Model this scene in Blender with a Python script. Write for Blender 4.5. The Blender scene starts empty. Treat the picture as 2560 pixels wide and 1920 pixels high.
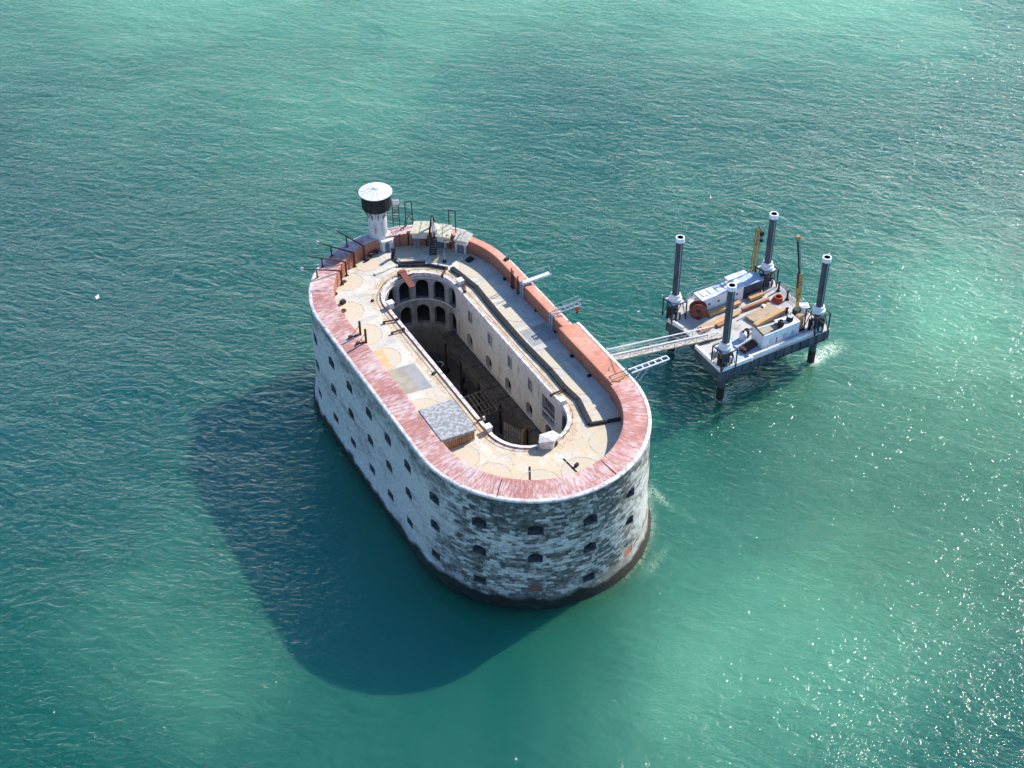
import bpy, bmesh, math, random
import numpy as np
from mathutils import Vector, Matrix
R = math.radians
random.seed(7)
S = bpy.context.scene
COL = S.collection

# ------------------------------------------------------------------ camera
yaw, pitch, roll, fpx = 0.504077, 0.701376, -0.007649, 3716.03
cy_, sy_, cp_, sp_ = math.cos(yaw), math.sin(yaw), math.cos(pitch), math.sin(pitch)
fwd = Vector((sy_*cp_, cy_*cp_, -sp_)); rgt = Vector((cy_, -sy_, 0)); upv = rgt.cross(fwd)
cr_, sr_ = math.cos(roll), math.sin(roll)
r2 = cr_*rgt + sr_*upv; u2 = -sr_*rgt + cr_*upv
cam = bpy.data.cameras.new('camera'); cam_o = bpy.data.objects.new('camera', cam); COL.objects.link(cam_o)
m = Matrix((r2, u2, -fwd)).transposed().to_4x4(); m.translation = Vector((-70.4849, -139.1376, 143.2581))
cam_o.matrix_world = m
cam.sensor_width = 36; cam.lens = fpx/2560*36; cam.clip_start = 1; cam.clip_end = 20000
S.camera = cam_o

# ------------------------------------------------------------------ sky, sun, exposure
SUN_EL, SUN_AZ = R(38.8), R(79.0)          # azimuth from +Y towards +X
w = bpy.data.worlds.new('World'); S.world = w; w.use_nodes = True
nt = w.node_tree; nt.nodes.clear()
sky = nt.nodes.new('ShaderNodeTexSky'); sky.sky_type = 'NISHITA'; sky.sun_disc = False
sky.sun_elevation = SUN_EL; sky.sun_rotation = SUN_AZ; sky.air_density = 1.0; sky.dust_density = 0.6; sky.ozone_density = 1.0
bg = nt.nodes.new('ShaderNodeBackground'); bg.inputs['Strength'].default_value = 0.125
wo = nt.nodes.new('ShaderNodeOutputWorld')
tint = nt.nodes.new('ShaderNodeMix'); tint.data_type = 'RGBA'; tint.blend_type = 'MULTIPLY'; tint.inputs[0].default_value = 1.0
tint.inputs[7].default_value = (0.68, 0.92, 1.18, 1)      # cool white balance of the photograph
nt.links.new(sky.outputs[0], tint.inputs[6]); nt.links.new(tint.outputs[2], bg.inputs[0]); nt.links.new(bg.outputs[0], wo.inputs[0])
sun = bpy.data.lights.new('sun', 'SUN'); sun.energy = 4.4; sun.angle = R(0.55); sun.color = (1, 0.94, 0.85)
sun_o = bpy.data.objects.new('sun', sun); COL.objects.link(sun_o)
sd = Vector((math.sin(SUN_AZ)*math.cos(SUN_EL), math.cos(SUN_AZ)*math.cos(SUN_EL), math.sin(SUN_EL)))
sun_o.rotation_euler = sd.to_track_quat('Z', 'Y').to_euler(); sun_o.location = (200, 100, 200)
S.view_settings.view_transform = 'Standard'; S.view_settings.look = 'None'
S.view_settings.exposure = 0.68; S.view_settings.gamma = 1.0

# ------------------------------------------------------------------ material helpers
class NT:
    def __init__(s, name):
        s.m = bpy.data.materials.new(name); s.m.use_nodes = True
        s.t = s.m.node_tree; s.n = s.t.nodes; s.l = s.t.links
        s.b = s.n['Principled BSDF']; s.out = s.n['Material Output']
    def new(s, k, **kw):
        x = s.n.new('ShaderNode'+k)
        for a, v in kw.items(): setattr(x, a, v)
        return x
    def link(s, a, b): s.l.new(a, b)
    def val(s, sock, v):
        if hasattr(v, 'is_output') or isinstance(v, bpy.types.NodeSocket): s.l.new(v, sock)
        else: sock.default_value = v
    def coord(s, which='Object'):
        return s.new('TexCoord').outputs[which]
    def mapping(s, vec, scale=(1,1,1), rot=(0,0,0), loc=(0,0,0)):
        x = s.new('Mapping'); s.l.new(vec, x.inputs['Vector'])
        x.inputs['Scale'].default_value = scale; x.inputs['Rotation'].default_value = rot; x.inputs['Location'].default_value = loc
        return x.outputs[0]
    def along(s, vec, ang, stretch, loc=(0,0,0)):
        x = s.new('Mapping', vector_type='TEXTURE'); s.l.new(vec, x.inputs['Vector'])
        x.inputs['Rotation'].default_value = (0,0,ang); x.inputs['Scale'].default_value = (stretch,1,1); x.inputs['Location'].default_value = loc
        return x.outputs[0]
    def noise(s, vec, scale, detail=4, rough=0.55, dist=0.0):
        x = s.new('TexNoise'); s.l.new(vec, x.inputs['Vector'])
        x.inputs['Scale'].default_value = scale; x.inputs['Detail'].default_value = detail
        x.inputs['Roughness'].default_value = rough; x.inputs['Distortion'].default_value = dist
        return x.outputs[0]
    def ramp(s, fac, lo, hi, a=0.0, b=1.0):
        x = s.new('MapRange'); x.interpolation_type = 'SMOOTHSTEP'
        s.val(x.inputs[0], fac); s.val(x.inputs[1], lo); s.val(x.inputs[2], hi)
        x.inputs[3].default_value = a; x.inputs[4].default_value = b
        return x.outputs[0]
    def math(s, op, a, b=0.0):
        x = s.new('Math', operation=op); s.val(x.inputs[0], a); s.val(x.inputs[1], b); return x.outputs[0]
    def mix(s, fac, a, b, mode='MIX'):
        x = s.new('Mix', data_type='RGBA', blend_type=mode)
        s.val(x.inputs[0], fac)
        s.val(x.inputs[6], (*a, 1) if isinstance(a, tuple) and len(a) == 3 else a)
        s.val(x.inputs[7], (*b, 1) if isinstance(b, tuple) and len(b) == 3 else b)
        return x.outputs[2]
    def bump(s, h, strength=0.5, dist=0.05):
        x = s.new('Bump'); x.inputs['Strength'].default_value = strength; x.inputs['Distance'].default_value = dist
        s.l.new(h, x.inputs['Height']); s.l.new(x.outputs[0], s.b.inputs['Normal'])
    def fin(s, col, rough=0.8, spec=0.3, metal=0.0):
        s.val(s.b.inputs['Base Color'], (*col, 1) if isinstance(col, tuple) and len(col) == 3 else col)
        s.val(s.b.inputs['Roughness'], rough); s.b.inputs['Specular IOR Level'].default_value = spec
        s.b.inputs['Metallic'].default_value = metal
        return s.m

def plain(name, c1, c2, scale=1.5, rough=0.75, lo=0.42, hi=0.62, metal=0.0, c3=None, s3=6.0, bump=0.0, stretch=(1,1,1)):
    k = NT(name); v = k.mapping(k.coord(), stretch)
    f = k.ramp(k.noise(v, scale, 5), lo, hi)
    col = k.mix(f, c1, c2)
    if c3:
        col = k.mix(k.ramp(k.noise(v, s3, 4, 0.6), 0.55, 0.68, 0, 0.85), col, c3)
    if bump: k.bump(k.noise(v, scale*6, 3), 0.4, bump)
    return k.fin(col, rough, metal=metal)

M = {}
M['white'] = plain('white_paint', (0.62,0.64,0.66), (0.50,0.52,0.54), 0.8, 0.55, c3=(0.36,0.34,0.32), s3=2.2)
M['cleanwhite'] = plain('fresh_white_paint', (0.80,0.80,0.82), (0.70,0.71,0.74), 1.2, 0.5)
M['steel_blue'] = plain('blue_grey_hull_paint', (0.075,0.095,0.125), (0.05,0.065,0.088), 0.5, 0.6, c3=(0.13,0.12,0.12), s3=1.2, stretch=(1,1,0.25))
M['leg'] = plain('dark_blue_leg_paint', (0.065,0.075,0.10), (0.045,0.055,0.075), 1.2, 0.5, c3=(0.10,0.10,0.12), s3=2.5, stretch=(1,1,0.3))
M['black'] = plain('black_steel', (0.012,0.013,0.015), (0.025,0.024,0.024), 2, 0.6)
M['darksteel'] = plain('dark_steel', (0.035,0.04,0.045), (0.06,0.062,0.065), 2, 0.55, c3=(0.07,0.045,0.03), s3=4)
M['greysteel'] = plain('galvanised_steel', (0.42,0.45,0.48), (0.30,0.33,0.36), 2, 0.45)
M['rust'] = plain('rusty_iron', (0.10,0.035,0.022), (0.055,0.022,0.018), 2.5, 0.85, c3=(0.16,0.07,0.04), s3=6)
M['yellow'] = plain('yellow_crane_paint', (0.44,0.30,0.085), (0.33,0.22,0.065), 1.5, 0.5, c3=(0.12,0.07,0.03), s3=2.2)
M['jib'] = plain('pale_grey_jib_paint', (0.30,0.40,0.40), (0.20,0.28,0.29), 1.5, 0.5)
M['orange'] = plain('orange_hose_rubber', (0.52,0.10,0.045), (0.38,0.07,0.04), 2.5, 0.6)
M['reel'] = plain('red_oxide_paint', (0.23,0.065,0.045), (0.16,0.055,0.04), 1.6, 0.65, c3=(0.12,0.05,0.035), s3=3)
M['timber'] = plain('new_timber', (0.58,0.36,0.17), (0.46,0.27,0.13), 1.5, 0.8, stretch=(0.3,3,3))
M['timber_red'] = plain('red_brown_timber', (0.42,0.19,0.10), (0.34,0.15,0.09), 1.2, 0.8, stretch=(0.3,3,3))
M['plank'] = plain('sun_bleached_planks', (0.46,0.35,0.23), (0.36,0.27,0.18), 1.5, 0.85, c3=(0.25,0.19,0.13), s3=2.5, stretch=(.4,2,2))
M['oldwood'] = plain('weathered_timber', (0.22,0.17,0.12), (0.13,0.10,0.075), 1.5, 0.85, c3=(0.32,0.25,0.17), s3=2.5)
M['darkwood'] = plain('tarred_timber', (0.045,0.038,0.032), (0.022,0.019,0.017), 1.2, 0.85, c3=(0.08,0.065,0.05), s3=3)
M['gallerywood'] = plain('grey_gallery_boards', (0.13,0.115,0.10), (0.07,0.06,0.055), 1.0, 0.85, c3=(0.18,0.15,0.12), s3=2)
M['tan'] = plain('tan_sacking', (0.42,0.27,0.15), (0.30,0.18,0.10), 3, 0.9)
M['bargedeck'] = plain('pale_deck_paint', (0.48,0.46,0.43), (0.38,0.36,0.34), 0.45, 0.7, c3=(0.30,0.25,0.20), s3=0.9, bump=0.01)
def mat_plaster():
    k = NT('cream_render_and_grey_stone'); o = k.coord(); sep = k.new('SeparateXYZ'); k.link(o, sep.inputs[0])
    v = k.mapping(o, (1,1,.35))
    col = k.mix(k.ramp(k.noise(v, .5, 5), .42, .62), (0.60,0.555,0.49), (0.52,0.475,0.41))
    col = k.mix(k.ramp(k.noise(v, .9, 5, .65), .54, .70, 0, .85), col, (0.32,0.26,0.21))
    far = k.math('ABSOLUTE', k.math('SUBTRACT', sep.outputs[1], .95))
    stone = k.mix(k.ramp(k.noise(v, 1.1, 5, .65), .4, .62), (0.33,0.32,0.31), (0.22,0.215,0.21))
    col = k.mix(k.ramp(far, 15.25, 15.3), col, stone)
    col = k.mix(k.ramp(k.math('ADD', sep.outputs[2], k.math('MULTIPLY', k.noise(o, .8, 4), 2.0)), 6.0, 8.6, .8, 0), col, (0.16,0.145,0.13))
    return k.fin(col, .9, .2)
M['plaster'] = mat_plaster()
M['towerwhite'] = plain('whitewashed_stone', (0.66,0.65,0.63), (0.50,0.49,0.48), 0.9, 0.8, c3=(0.34,0.28,0.24), s3=1.6, stretch=(1,1,0.4), bump=0.01)
M['stonewhite'] = plain('pale_limestone', (0.70,0.66,0.58), (0.55,0.50,0.43), 1.5, 0.85, c3=(0.34,0.30,0.25), s3=4, bump=0.02)
M['slab'] = plain('lichen_yellow_stone_slab', (0.62,0.56,0.42), (0.52,0.46,0.33), 1.2, 0.9, c3=(0.24,0.20,0.14), s3=2.5, bump=0.03)
M['slabgrey'] = plain('grey_stone_slab', (0.54,0.51,0.43), (0.44,0.41,0.34), 1.2, 0.9, c3=(0.20,0.18,0.15), s3=2.5, bump=0.03)
M['shedroof'] = plain('grey_felt_roof', (0.23,0.235,0.235), (0.38,0.38,0.375), 2.2, 0.85, 0.45, 0.58, c3=(0.12,0.13,0.15), s3=3.5)
M['shedwall'] = plain('ochre_boarding', (0.46,0.29,0.13), (0.34,0.20,0.09), 1.5, 0.85, stretch=(3,3,0.3))
M['shutter'] = plain('grey_shutter_paint', (0.13,0.14,0.16), (0.18,0.19,0.21), 2, 0.7)
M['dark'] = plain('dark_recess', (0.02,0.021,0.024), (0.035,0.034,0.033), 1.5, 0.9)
M['reveal'] = plain('shade_dark_reveal', (0.045,0.045,0.047), (0.028,0.028,0.03), 1.5, 0.9)  # near-black: the shade deep in the openings is put into the colour
M['jamb'] = plain('dark_jamb_stone', (0.17,0.165,0.155), (0.09,0.09,0.088), 2.0, 0.9)  # darker stone tone on the sides of the openings
M['infill'] = plain('dull_brick_infill', (0.22,0.10,0.085), (0.15,0.085,0.075), 3, 0.9)
M['infill_orange'] = plain('orange_brick_infill', (0.62,0.20,0.08), (0.52,0.17,0.08), 2, 0.85)
M['courtfloor'] = plain('worn_courtyard_paving', (0.13,0.12,0.11), (0.085,0.08,0.075), 0.5, 0.9, c3=(0.10,0.09,0.08), s3=1.2)
M['trough'] = plain('lead_grey_trough', (0.045,0.05,0.058), (0.03,0.034,0.04), 1.5, 0.9, c3=(0.055,0.055,0.055), s3=2)
M['greypatch'] = plain('grey_screed', (0.33,0.33,0.32), (0.28,0.28,0.27), 0.8, 0.9)
M['tanpatch'] = plain('tan_screed', (0.37,0.34,0.27), (0.31,0.285,0.23), 0.8, 0.9)
M['ochrepatch'] = plain('ochre_screed', (0.60,0.40,0.20), (0.55,0.38,0.22), 0.7, 0.9, c3=(0.62,0.54,0.42), s3=1.0)
M['navy'] = plain('navy_container_paint', (0.07,0.085,0.12), (0.05,0.06,0.09), 1, 0.55)
M['paleblue'] = plain('pale_blue_roof_paint', (0.38,0.47,0.58), (0.46,0.53,0.62), 0.8, 0.5, c3=(0.62,0.66,0.72), s3=1.2)
M['cargrey'] = plain('beige_walkway_grating', (0.50,0.45,0.38), (0.42,0.37,0.31), 1, 0.7, c3=(0.30,0.24,0.19), s3=2)
M['gull'] = plain('white_feathers', (0.78,0.78,0.78), (0.7,0.7,0.7), 4, 0.8)
M['gullgrey'] = plain('grey_feathers', (0.3,0.31,0.33), (0.25,0.26,0.28), 4, 0.8)

def mat_stone():
    k = NT('weathered_ashlar'); uv = k.new('UVMap', uv_map='UVMap').outputs[0]
    obj = k.coord()
    def brick(sc, w_, h_):
        b = k.new('TexBrick'); k.link(uv, b.inputs['Vector'])
        b.inputs['Color1'].default_value = (0,0,0,1); b.inputs['Color2'].default_value = (1,1,1,1); b.inputs['Mortar'].default_value = (0.42,0.42,0.42,1)
        b.inputs['Scale'].default_value = sc; b.inputs['Brick Width'].default_value = w_; b.inputs['Row Height'].default_value = h_
        b.inputs['Mortar Size'].default_value = 0.035; b.inputs['Mortar Smooth'].default_value = 0.3; b.offset = 0.43; b.squash = 0.8; b.squash_frequency = 3
        return b
    wob = k.new('VectorMath', operation='ADD'); wn = k.new('VectorMath', operation='SCALE'); tn = k.new('TexNoise'); k.link(uv, tn.inputs['Vector']); tn.inputs['Scale'].default_value = 1.6
    k.link(tn.outputs['Color'], wn.inputs[0]); wn.inputs['Scale'].default_value = .16; k.link(uv, wob.inputs[0]); k.link(wn.outputs[0], wob.inputs[1]); uv_b = wob.outputs[0]
    b1 = brick(1.0, 0.92, 0.42); k.link(uv_b, b1.inputs['Vector'])
    b2 = brick(1.0, 1.9, 0.84); k.link(uv_b, b2.inputs['Vector'])
    cell = k.math('ADD', k.math('MULTIPLY', b1.outputs['Color'], .65), k.math('MULTIPLY', b2.outputs['Color'], .35))
    uvs = k.mapping(uv, (0.55, 1.3, 1))
    big = k.noise(uvs, 0.16, 4, 0.6)
    mid = k.noise(uvs, 0.75, 4, 0.6)
    fine = k.noise(k.mapping(uv, (.8, 1.2, 1)), 2.0, 5, .7)
    sep = k.new('SeparateXYZ'); k.link(obj, sep.inputs[0])
    suv = k.new('SeparateXYZ'); k.link(uv, suv.inputs[0])
    # blackened stones gather round the near end of the fort, and under the coping
    near = k.math('MULTIPLY', k.ramp(sep.outputs[1], -26.0, -15.0, 1.0, 0.0), k.ramp(sep.outputs[0], 3.0, 12.0, 1.0, 0.35))
    topb = k.ramp(suv.outputs[1], 11.0, 17.5, 0.0, 0.17)
    a = k.math('MULTIPLY', cell, k.math('ADD', .10, k.math('MULTIPLY', near, .42)))
    a = k.math('ADD', a, k.math('MULTIPLY', big, 0.85))
    a = k.math('ADD', a, k.math('MULTIPLY', mid, 0.65))
    a = k.math('ADD', a, k.math('MULTIPLY', fine, 0.55))
    a = k.math('ADD', a, k.math('MULTIPLY', near, -0.07))
    a = k.math('ADD', a, topb)
    a = k.math('ADD', a, k.math('MULTIPLY', k.ramp(suv.outputs[1], 0.5, 6.5, 0.16, 0.0), near))
    dark = k.ramp(a, 1.03, k.math('ADD', 1.50, k.math('MULTIPLY', near, -.12)))
    light = k.mix(k.ramp(k.noise(uvs, 2.2, 3), 0.35, 0.65), (0.54,0.51,0.45), (0.68,0.65,0.59))
    light = k.mix(k.math('MULTIPLY', b1.outputs['Fac'], .5), light, (0.36,0.34,0.30))
    darkc = k.mix(k.ramp(k.noise(uv, 1.4, 3), 0.4, 0.6), (0.07,0.075,0.07), (0.155,0.15,0.13))
    col = k.mix(dark, light, darkc)
    st_u = k.math('ABSOLUTE', k.math('SUBTRACT', k.math('FRACT', k.math('DIVIDE', k.math('ADD', suv.outputs[0], 0.3+3.5), 7.0)), .5))
    vv = k.math('FRACT', k.math('DIVIDE', k.math('ADD', suv.outputs[1], k.math('MULTIPLY', mid, .8)), 5.05))
    stain = k.math('MULTIPLY', k.ramp(k.math('ADD', st_u, k.math('MULTIPLY', mid, .25)), .20, .34, 1, 0), k.ramp(vv, .15, .75))
    col = k.mix(k.math('MULTIPLY', k.math('MULTIPLY', stain, k.ramp(fine, .4, .6)), k.math('MULTIPLY', near, .75)), col, (0.10,0.10,0.085))
    rust_ = k.math('MULTIPLY', k.ramp(k.noise(k.mapping(uv, (1.1, 0.10, 1), (0,0,0), (7,3,0)), 1.0, 4, .6), .66, .76, 0, .6), k.ramp(sep.outputs[0], -6, 8))
    col = k.mix(rust_, col, (0.30,0.19,0.11))
    streak = k.ramp(k.noise(k.mapping(uv, (1.6, 0.12, 1)), 1.0, 4, 0.6), 0.58, 0.75, 0, 0.35)
    col = k.mix(streak, col, (0.17,0.16,0.14))
    edge = k.noise(k.mapping(uv, (0.35, 0.35, 1)), 1.0, 4)
    lvl = k.math('ADD', suv.outputs[1], k.math('MULTIPLY', edge, -2.2))
    beach = k.math('MULTIPLY', k.ramp(lvl, 1.5, 2.0, 0.6, 0.0), k.ramp(sep.outputs[0], -8, 4))
    col = k.mix(beach, col, (0.36,0.32,0.25))
    wet = k.ramp(k.math('ADD', lvl, k.ramp(sep.outputs[1], -22, -8, 0, .75)), 0.1, 0.85, 0.96, 0.0)
    col = k.mix(wet, col, k.mix(k.ramp(sep.outputs[0], -2, 8), (0.014,0.020,0.015), (0.036,0.033,0.023)))
    k.val(k.b.inputs['Base Color'], col)
    h = k.math('ADD', k.math('MULTIPLY', b1.outputs['Fac'], -0.4), k.math('MULTIPLY', k.noise(uv, 3.0, 4), 0.8))
    h = k.math('ADD', h, k.math('MULTIPLY', cell, 0.35))
    k.bump(h, 0.7, 0.09)
    return k.fin(col, 0.85, 0.15)
M['stone'] = mat_stone()

def mat_brick(name, c1, c2, lich, lich_amt, use_uv=True):
    k = NT(name); uv = k.new('UVMap', uv_map='UVMap').outputs[0] if use_uv else k.coord()
    b = k.new('TexBrick'); k.link(uv, b.inputs['Vector'])
    b.inputs['Color1'].default_value = (*c1,1); b.inputs['Color2'].default_value = (*c2,1); b.inputs['Mortar'].default_value = (c1[0]*.8, c1[1]*.9, c1[2]*.9, 1)
    b.inputs['Scale'].default_value = 1; b.inputs['Brick Width'].default_value = 0.24; b.inputs['Row Height'].default_value = 0.11; b.inputs['Mortar Size'].default_value = 0.008
    o = k.coord()
    big = k.ramp(k.noise(o, 0.35, 4), 0.35, 0.65)
    col = k.mix(k.math('MULTIPLY', big, 0.5), b.outputs['Color'], (c2[0]*0.75, c2[1]*0.7, c2[2]*0.8))
    n = k.noise(k.mapping(uv, (2.6, .95, 1)), 1.1, 6, 0.72, 0.4)
    n2 = k.noise(o, 0.22, 3)
    thr = k.math('ADD', n, k.math('MULTIPLY', k.math('SUBTRACT', n2, .5), 0.55))
    col = k.mix(k.ramp(thr, 0.40, 0.68, 0, lich_amt), col, lich)
    col = k.mix(k.ramp(k.noise(o, 2.6, 5, 0.7), 0.63, 0.74, 0, 0.6), col, (0.12,0.07,0.06))
    k.bump(k.noise(o, 5, 4), 0.5, 0.02)
    return k.fin(col, 0.88, 0.2)
M['brick_top'] = mat_brick('lichened_red_brick', (0.50,0.215,0.175), (0.43,0.185,0.155), (0.68,0.56,0.53), 0.85)
M['brick_top_clean'] = mat_brick('clean_orange_brick', (0.60,0.245,0.155), (0.53,0.215,0.14), (0.66,0.45,0.36), 0.5)
M['brick_face'] = mat_brick('orange_brick_face', (0.46,0.17,0.10), (0.36,0.135,0.085), (0.50,0.36,0.28), 0.25)
M['coping'] = plain('chalky_coping_stone', (0.70,0.66,0.62), (0.52,0.44,0.41), 1.4, 0.85, c3=(0.22,0.19,0.17), s3=2.0, bump=0.02)

def mat_deck():
    k = NT('limestone_terrace'); o = k.coord()
    sep = k.new('SeparateXYZ'); k.link(o, sep.inputs[0])
    base = k.mix(k.ramp(k.noise(o, 0.28, 5, 0.6), 0.38, 0.62), (0.57,0.50,0.40), (0.64,0.59,0.51))
    sl = k.new('TexBrick'); k.link(k.mapping(o, (1,1,1), (0,0,R(90))), sl.inputs['Vector']); sl.inputs['Scale'].default_value = 1; sl.inputs['Brick Width'].default_value = 1.9; sl.inputs['Row Height'].default_value = 1.25; sl.inputs['Mortar Size'].default_value = .03
    sl.inputs['Color1'].default_value = (1.06,1.05,1.04,1); sl.inputs['Color2'].default_value = (.90,.90,.91,1); sl.inputs['Mortar'].default_value = (.62,.60,.57,1)
    base = k.mix(k.ramp(k.noise(o, .35, 3), .35, .6, .25, 1), base, sl.outputs['Color'], 'MULTIPLY')
    grey = k.ramp(k.noise(k.mapping(o, (1,1,1), (0,0,0), (13,5,0)), 0.2, 5, 0.6), 0.42, 0.58, 0, 0.85)
    side = k.ramp(sep.outputs[0], 3, 9, 0.4, 0.55)
    col = k.mix(k.math('MULTIPLY', grey, side), base, (0.46,0.445,0.41))
    warm = k.math('MULTIPLY', k.ramp(sep.outputs[1], -21, -13, 1, 0), k.ramp(k.noise(o, 0.5, 4), 0.35, 0.6))
    col = k.mix(k.math('MULTIPLY', warm, 0.55), col, (0.62,0.45,0.24))
    col = k.mix(k.ramp(k.noise(o, 1.7, 7, 0.78), 0.56, 0.68, 0, 0.8), col, (0.24,0.20,0.16))
    col = k.mix(k.ramp(k.noise(k.mapping(o, (1,1,1), (0,0,0), (3,8,0)), 1.1, 6, 0.7), 0.58, 0.72, 0, 0.6), col, (0.74,0.71,0.66))
    k.bump(k.noise(o, 4, 4), 0.4, 0.03)
    return k.fin(col, 0.9, 0.2)
M['deck'] = mat_deck()

def mat_disc():
    k = NT('tan_vault_render'); o = k.coord()
    col = k.mix(k.ramp(k.noise(o, 0.5, 5), 0.35, 0.65), (0.56,0.47,0.33), (0.54,0.475,0.37))
    col = k.mix(k.ramp(k.noise(o, 1.6, 5, 0.7), 0.56, 0.70, 0, 0.7), col, (0.66,0.60,0.50))
    col = k.mix(k.ramp(k.noise(o, 2.6, 5, 0.7), 0.60, 0.72, 0, 0.7), col, (0.27,0.20,0.13))
    return k.fin(col, 0.9, 0.2)
M['disc'] = mat_disc()
M['ring'] = plain('grey_joint_line', (0.40,0.35,0.28), (0.54,0.48,0.40), 1.5, 0.9)
M['joint'] = plain('grey_mortar_strip', (0.44,0.42,0.38), (0.54,0.51,0.45), 0.8, 0.9)
M['tile'] = None
def mat_tile():
    k = NT('warm_edge_paving'); o = k.coord()
    b = k.new('TexBrick'); k.link(k.mapping(o, (1,1,1), (0,0,0.6)), b.inputs['Vector'])
    b.inputs['Color1'].default_value = (0.60,0.47,0.31,1); b.inputs['Color2'].default_value = (0.52,0.38,0.24,1); b.inputs['Mortar'].default_value = (0.33,0.26,0.19,1)
    b.inputs['Scale'].default_value = 1; b.inputs['Brick Width'].default_value = 0.55; b.inputs['Row Height'].default_value = 0.4; b.inputs['Mortar Size'].default_value = 0.03
    col = k.mix(k.ramp(k.noise(o, 0.9, 5), 0.4, 0.65, 0, 0.75), b.outputs['Color'], (0.64,0.57,0.46))
    col = k.mix(k.ramp(k.noise(o, 1.5, 6, 0.75), 0.55, 0.68, 0, 0.8), col, (0.30,0.18,0.11))
    return k.fin(col, 0.9, 0.2)
M['tile'] = mat_tile()

# ------------------------------------------------------------------ mesh builder
class MB:
    def __init__(s): s.v = []; s.f = []; s.uv = None
    def add(s, vs, fs):
        n = len(s.v); s.v += [tuple(p) for p in vs]; s.f += [tuple(i+n for i in f) for f in fs]; return s
    def box(s, c, d, rz=0.0):
        x, y, z = d[0]/2, d[1]/2, d[2]/2; cc, ss = math.cos(rz), math.sin(rz)
        vs = [(c[0]+i*x*cc-j*y*ss, c[1]+i*x*ss+j*y*cc, c[2]+k*z) for k in (-1,1) for j in (-1,1) for i in (-1,1)]
        return s.add(vs, [(0,2,3,1),(4,5,7,6),(0,1,5,4),(2,6,7,3),(0,4,6,2),(1,3,7,5)])
    def bar(s, p, q, w=0.1, h=None):
        h = h or w; p = Vector(p); q = Vector(q); d = (q-p).normalized()
        up = Vector((0,0,1)) if abs(d.z) < 0.99 else Vector((1,0,0))
        a = d.cross(up).normalized()*w/2; b = a.cross(d).normalized()*h/2
        vs = [p-a-b, p+a-b, p+a+b, p-a+b, q-a-b, q+a-b, q+a+b, q-a+b]
        return s.add(vs, [(0,1,2,3),(7,6,5,4),(0,4,5,1),(1,5,6,2),(2,6,7,3),(3,7,4,0)])
    def tube(s, p, q, r0, r1=None, n=12, cap=True):
        r1 = r0 if r1 is None else r1; p = Vector(p); q = Vector(q); d = (q-p).normalized()
        up = Vector((0,0,1)) if abs(d.z) < 0.99 else Vector((1,0,0))
        a = d.cross(up).normalized(); b = a.cross(d).normalized(); vs = []
        for c, r in ((p,r0),(q,r1)):
            vs += [c + (a*math.cos(2*math.pi*i/n)+b*math.sin(2*math.pi*i/n))*r for i in range(n)]
        fs = [(i, (i+1)%n, n+(i+1)%n, n+i) for i in range(n)]
        if cap: fs += [tuple(range(n-1,-1,-1)), tuple(range(n,2*n))]
        return s.add(vs, fs)
    def lathe(s, c, prof, n=24, closed=False):
        vs = []; k = len(prof)
        for (r, z) in prof: vs += [(c[0]+r*math.cos(2*math.pi*i/n), c[1]+r*math.sin(2*math.pi*i/n), z) for i in range(n)]
        fs = [(j*n+i, j*n+(i+1)%n, (j+1)*n+(i+1)%n, (j+1)*n+i) for j in range(k-1) for i in range(n)]
        if closed: fs += [((k-1)*n+i, (k-1)*n+(i+1)%n, (i+1)%n, i) for i in range(n)]
        return s.add(vs, fs)
    def prism(s, poly, z0, z1):
        n = len(poly); z0s = z0 if hasattr(z0,'__len__') else [z0]*n; z1s = z1 if hasattr(z1,'__len__') else [z1]*n
        vs = [(p[0],p[1],z0s[i]) for i, p in enumerate(poly)] + [(p[0],p[1],z1s[i]) for i, p in enumerate(poly)]
        return s.add(vs, [tuple(range(n-1,-1,-1)), tuple(range(n,2*n))] + [(i,(i+1)%n,n+(i+1)%n,n+i) for i in range(n)])
    def torus(s, c, R_, r, n=24, m_=8, tilt=None):
        vs = []
        for i in range(n):
            a = 2*math.pi*i/n
            for j in range(m_):
                b = 2*math.pi*j/m_; p = Vector(((R_+r*math.cos(b))*math.cos(a), (R_+r*math.cos(b))*math.sin(a), r*math.sin(b)))
                if tilt: p = tilt @ p
                vs.append(Vector(c)+p)
        return s.add(vs, [(i*m_+j, ((i+1)%n)*m_+j, ((i+1)%n)*m_+(j+1)%m_, i*m_+(j+1)%m_) for i in range(n) for j in range(m_)])
    def mesh(s, name, off=(0,0,0), smooth=False):
        me = bpy.data.meshes.new(name); me.from_pydata([(v[0]-off[0], v[1]-off[1], v[2]-off[2]) for v in s.v], [], s.f)
        bm = bmesh.new(); bm.from_mesh(me); bmesh.ops.recalc_face_normals(bm, faces=bm.faces); bm.to_mesh(me); bm.free()
        if smooth:
            for p in me.polygons: p.use_smooth = True
        return me
    def build(s, name, mat, parent=None, smooth=False, bevel=0.0):
        off = (0,0,0)
        if parent is not None:
            q = parent
            while q is not None: off = tuple(off[i]+q.location[i] for i in range(3)); q = q.parent
        elif s.v:
            a = np.array(s.v); off = (float(a[:,0].mean()), float(a[:,1].mean()), float(a[:,2].min()))
        me = s.mesh(name, off, smooth); me.materials.append(M[mat] if isinstance(mat, str) else mat)
        o = bpy.data.objects.new(name, me); COL.objects.link(o)
        if parent is not None: o.parent = parent
        else: o.location = off
        if bevel:
            bv = o.modifiers.new('bevel', 'BEVEL'); bv.width = bevel; bv.segments = 2; bv.limit_method = 'ANGLE'
        return o

def thing(name, label, cat, loc, group=None):
    o = bpy.data.objects.new(name, None); COL.objects.link(o); o.location = loc; o.empty_display_size = 0.3
    return tag(o, label, cat, group)
def tag(o, label, cat, group=None):
    o['label'] = label; o['category'] = cat
    if group: o['group'] = group
    return o

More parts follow.
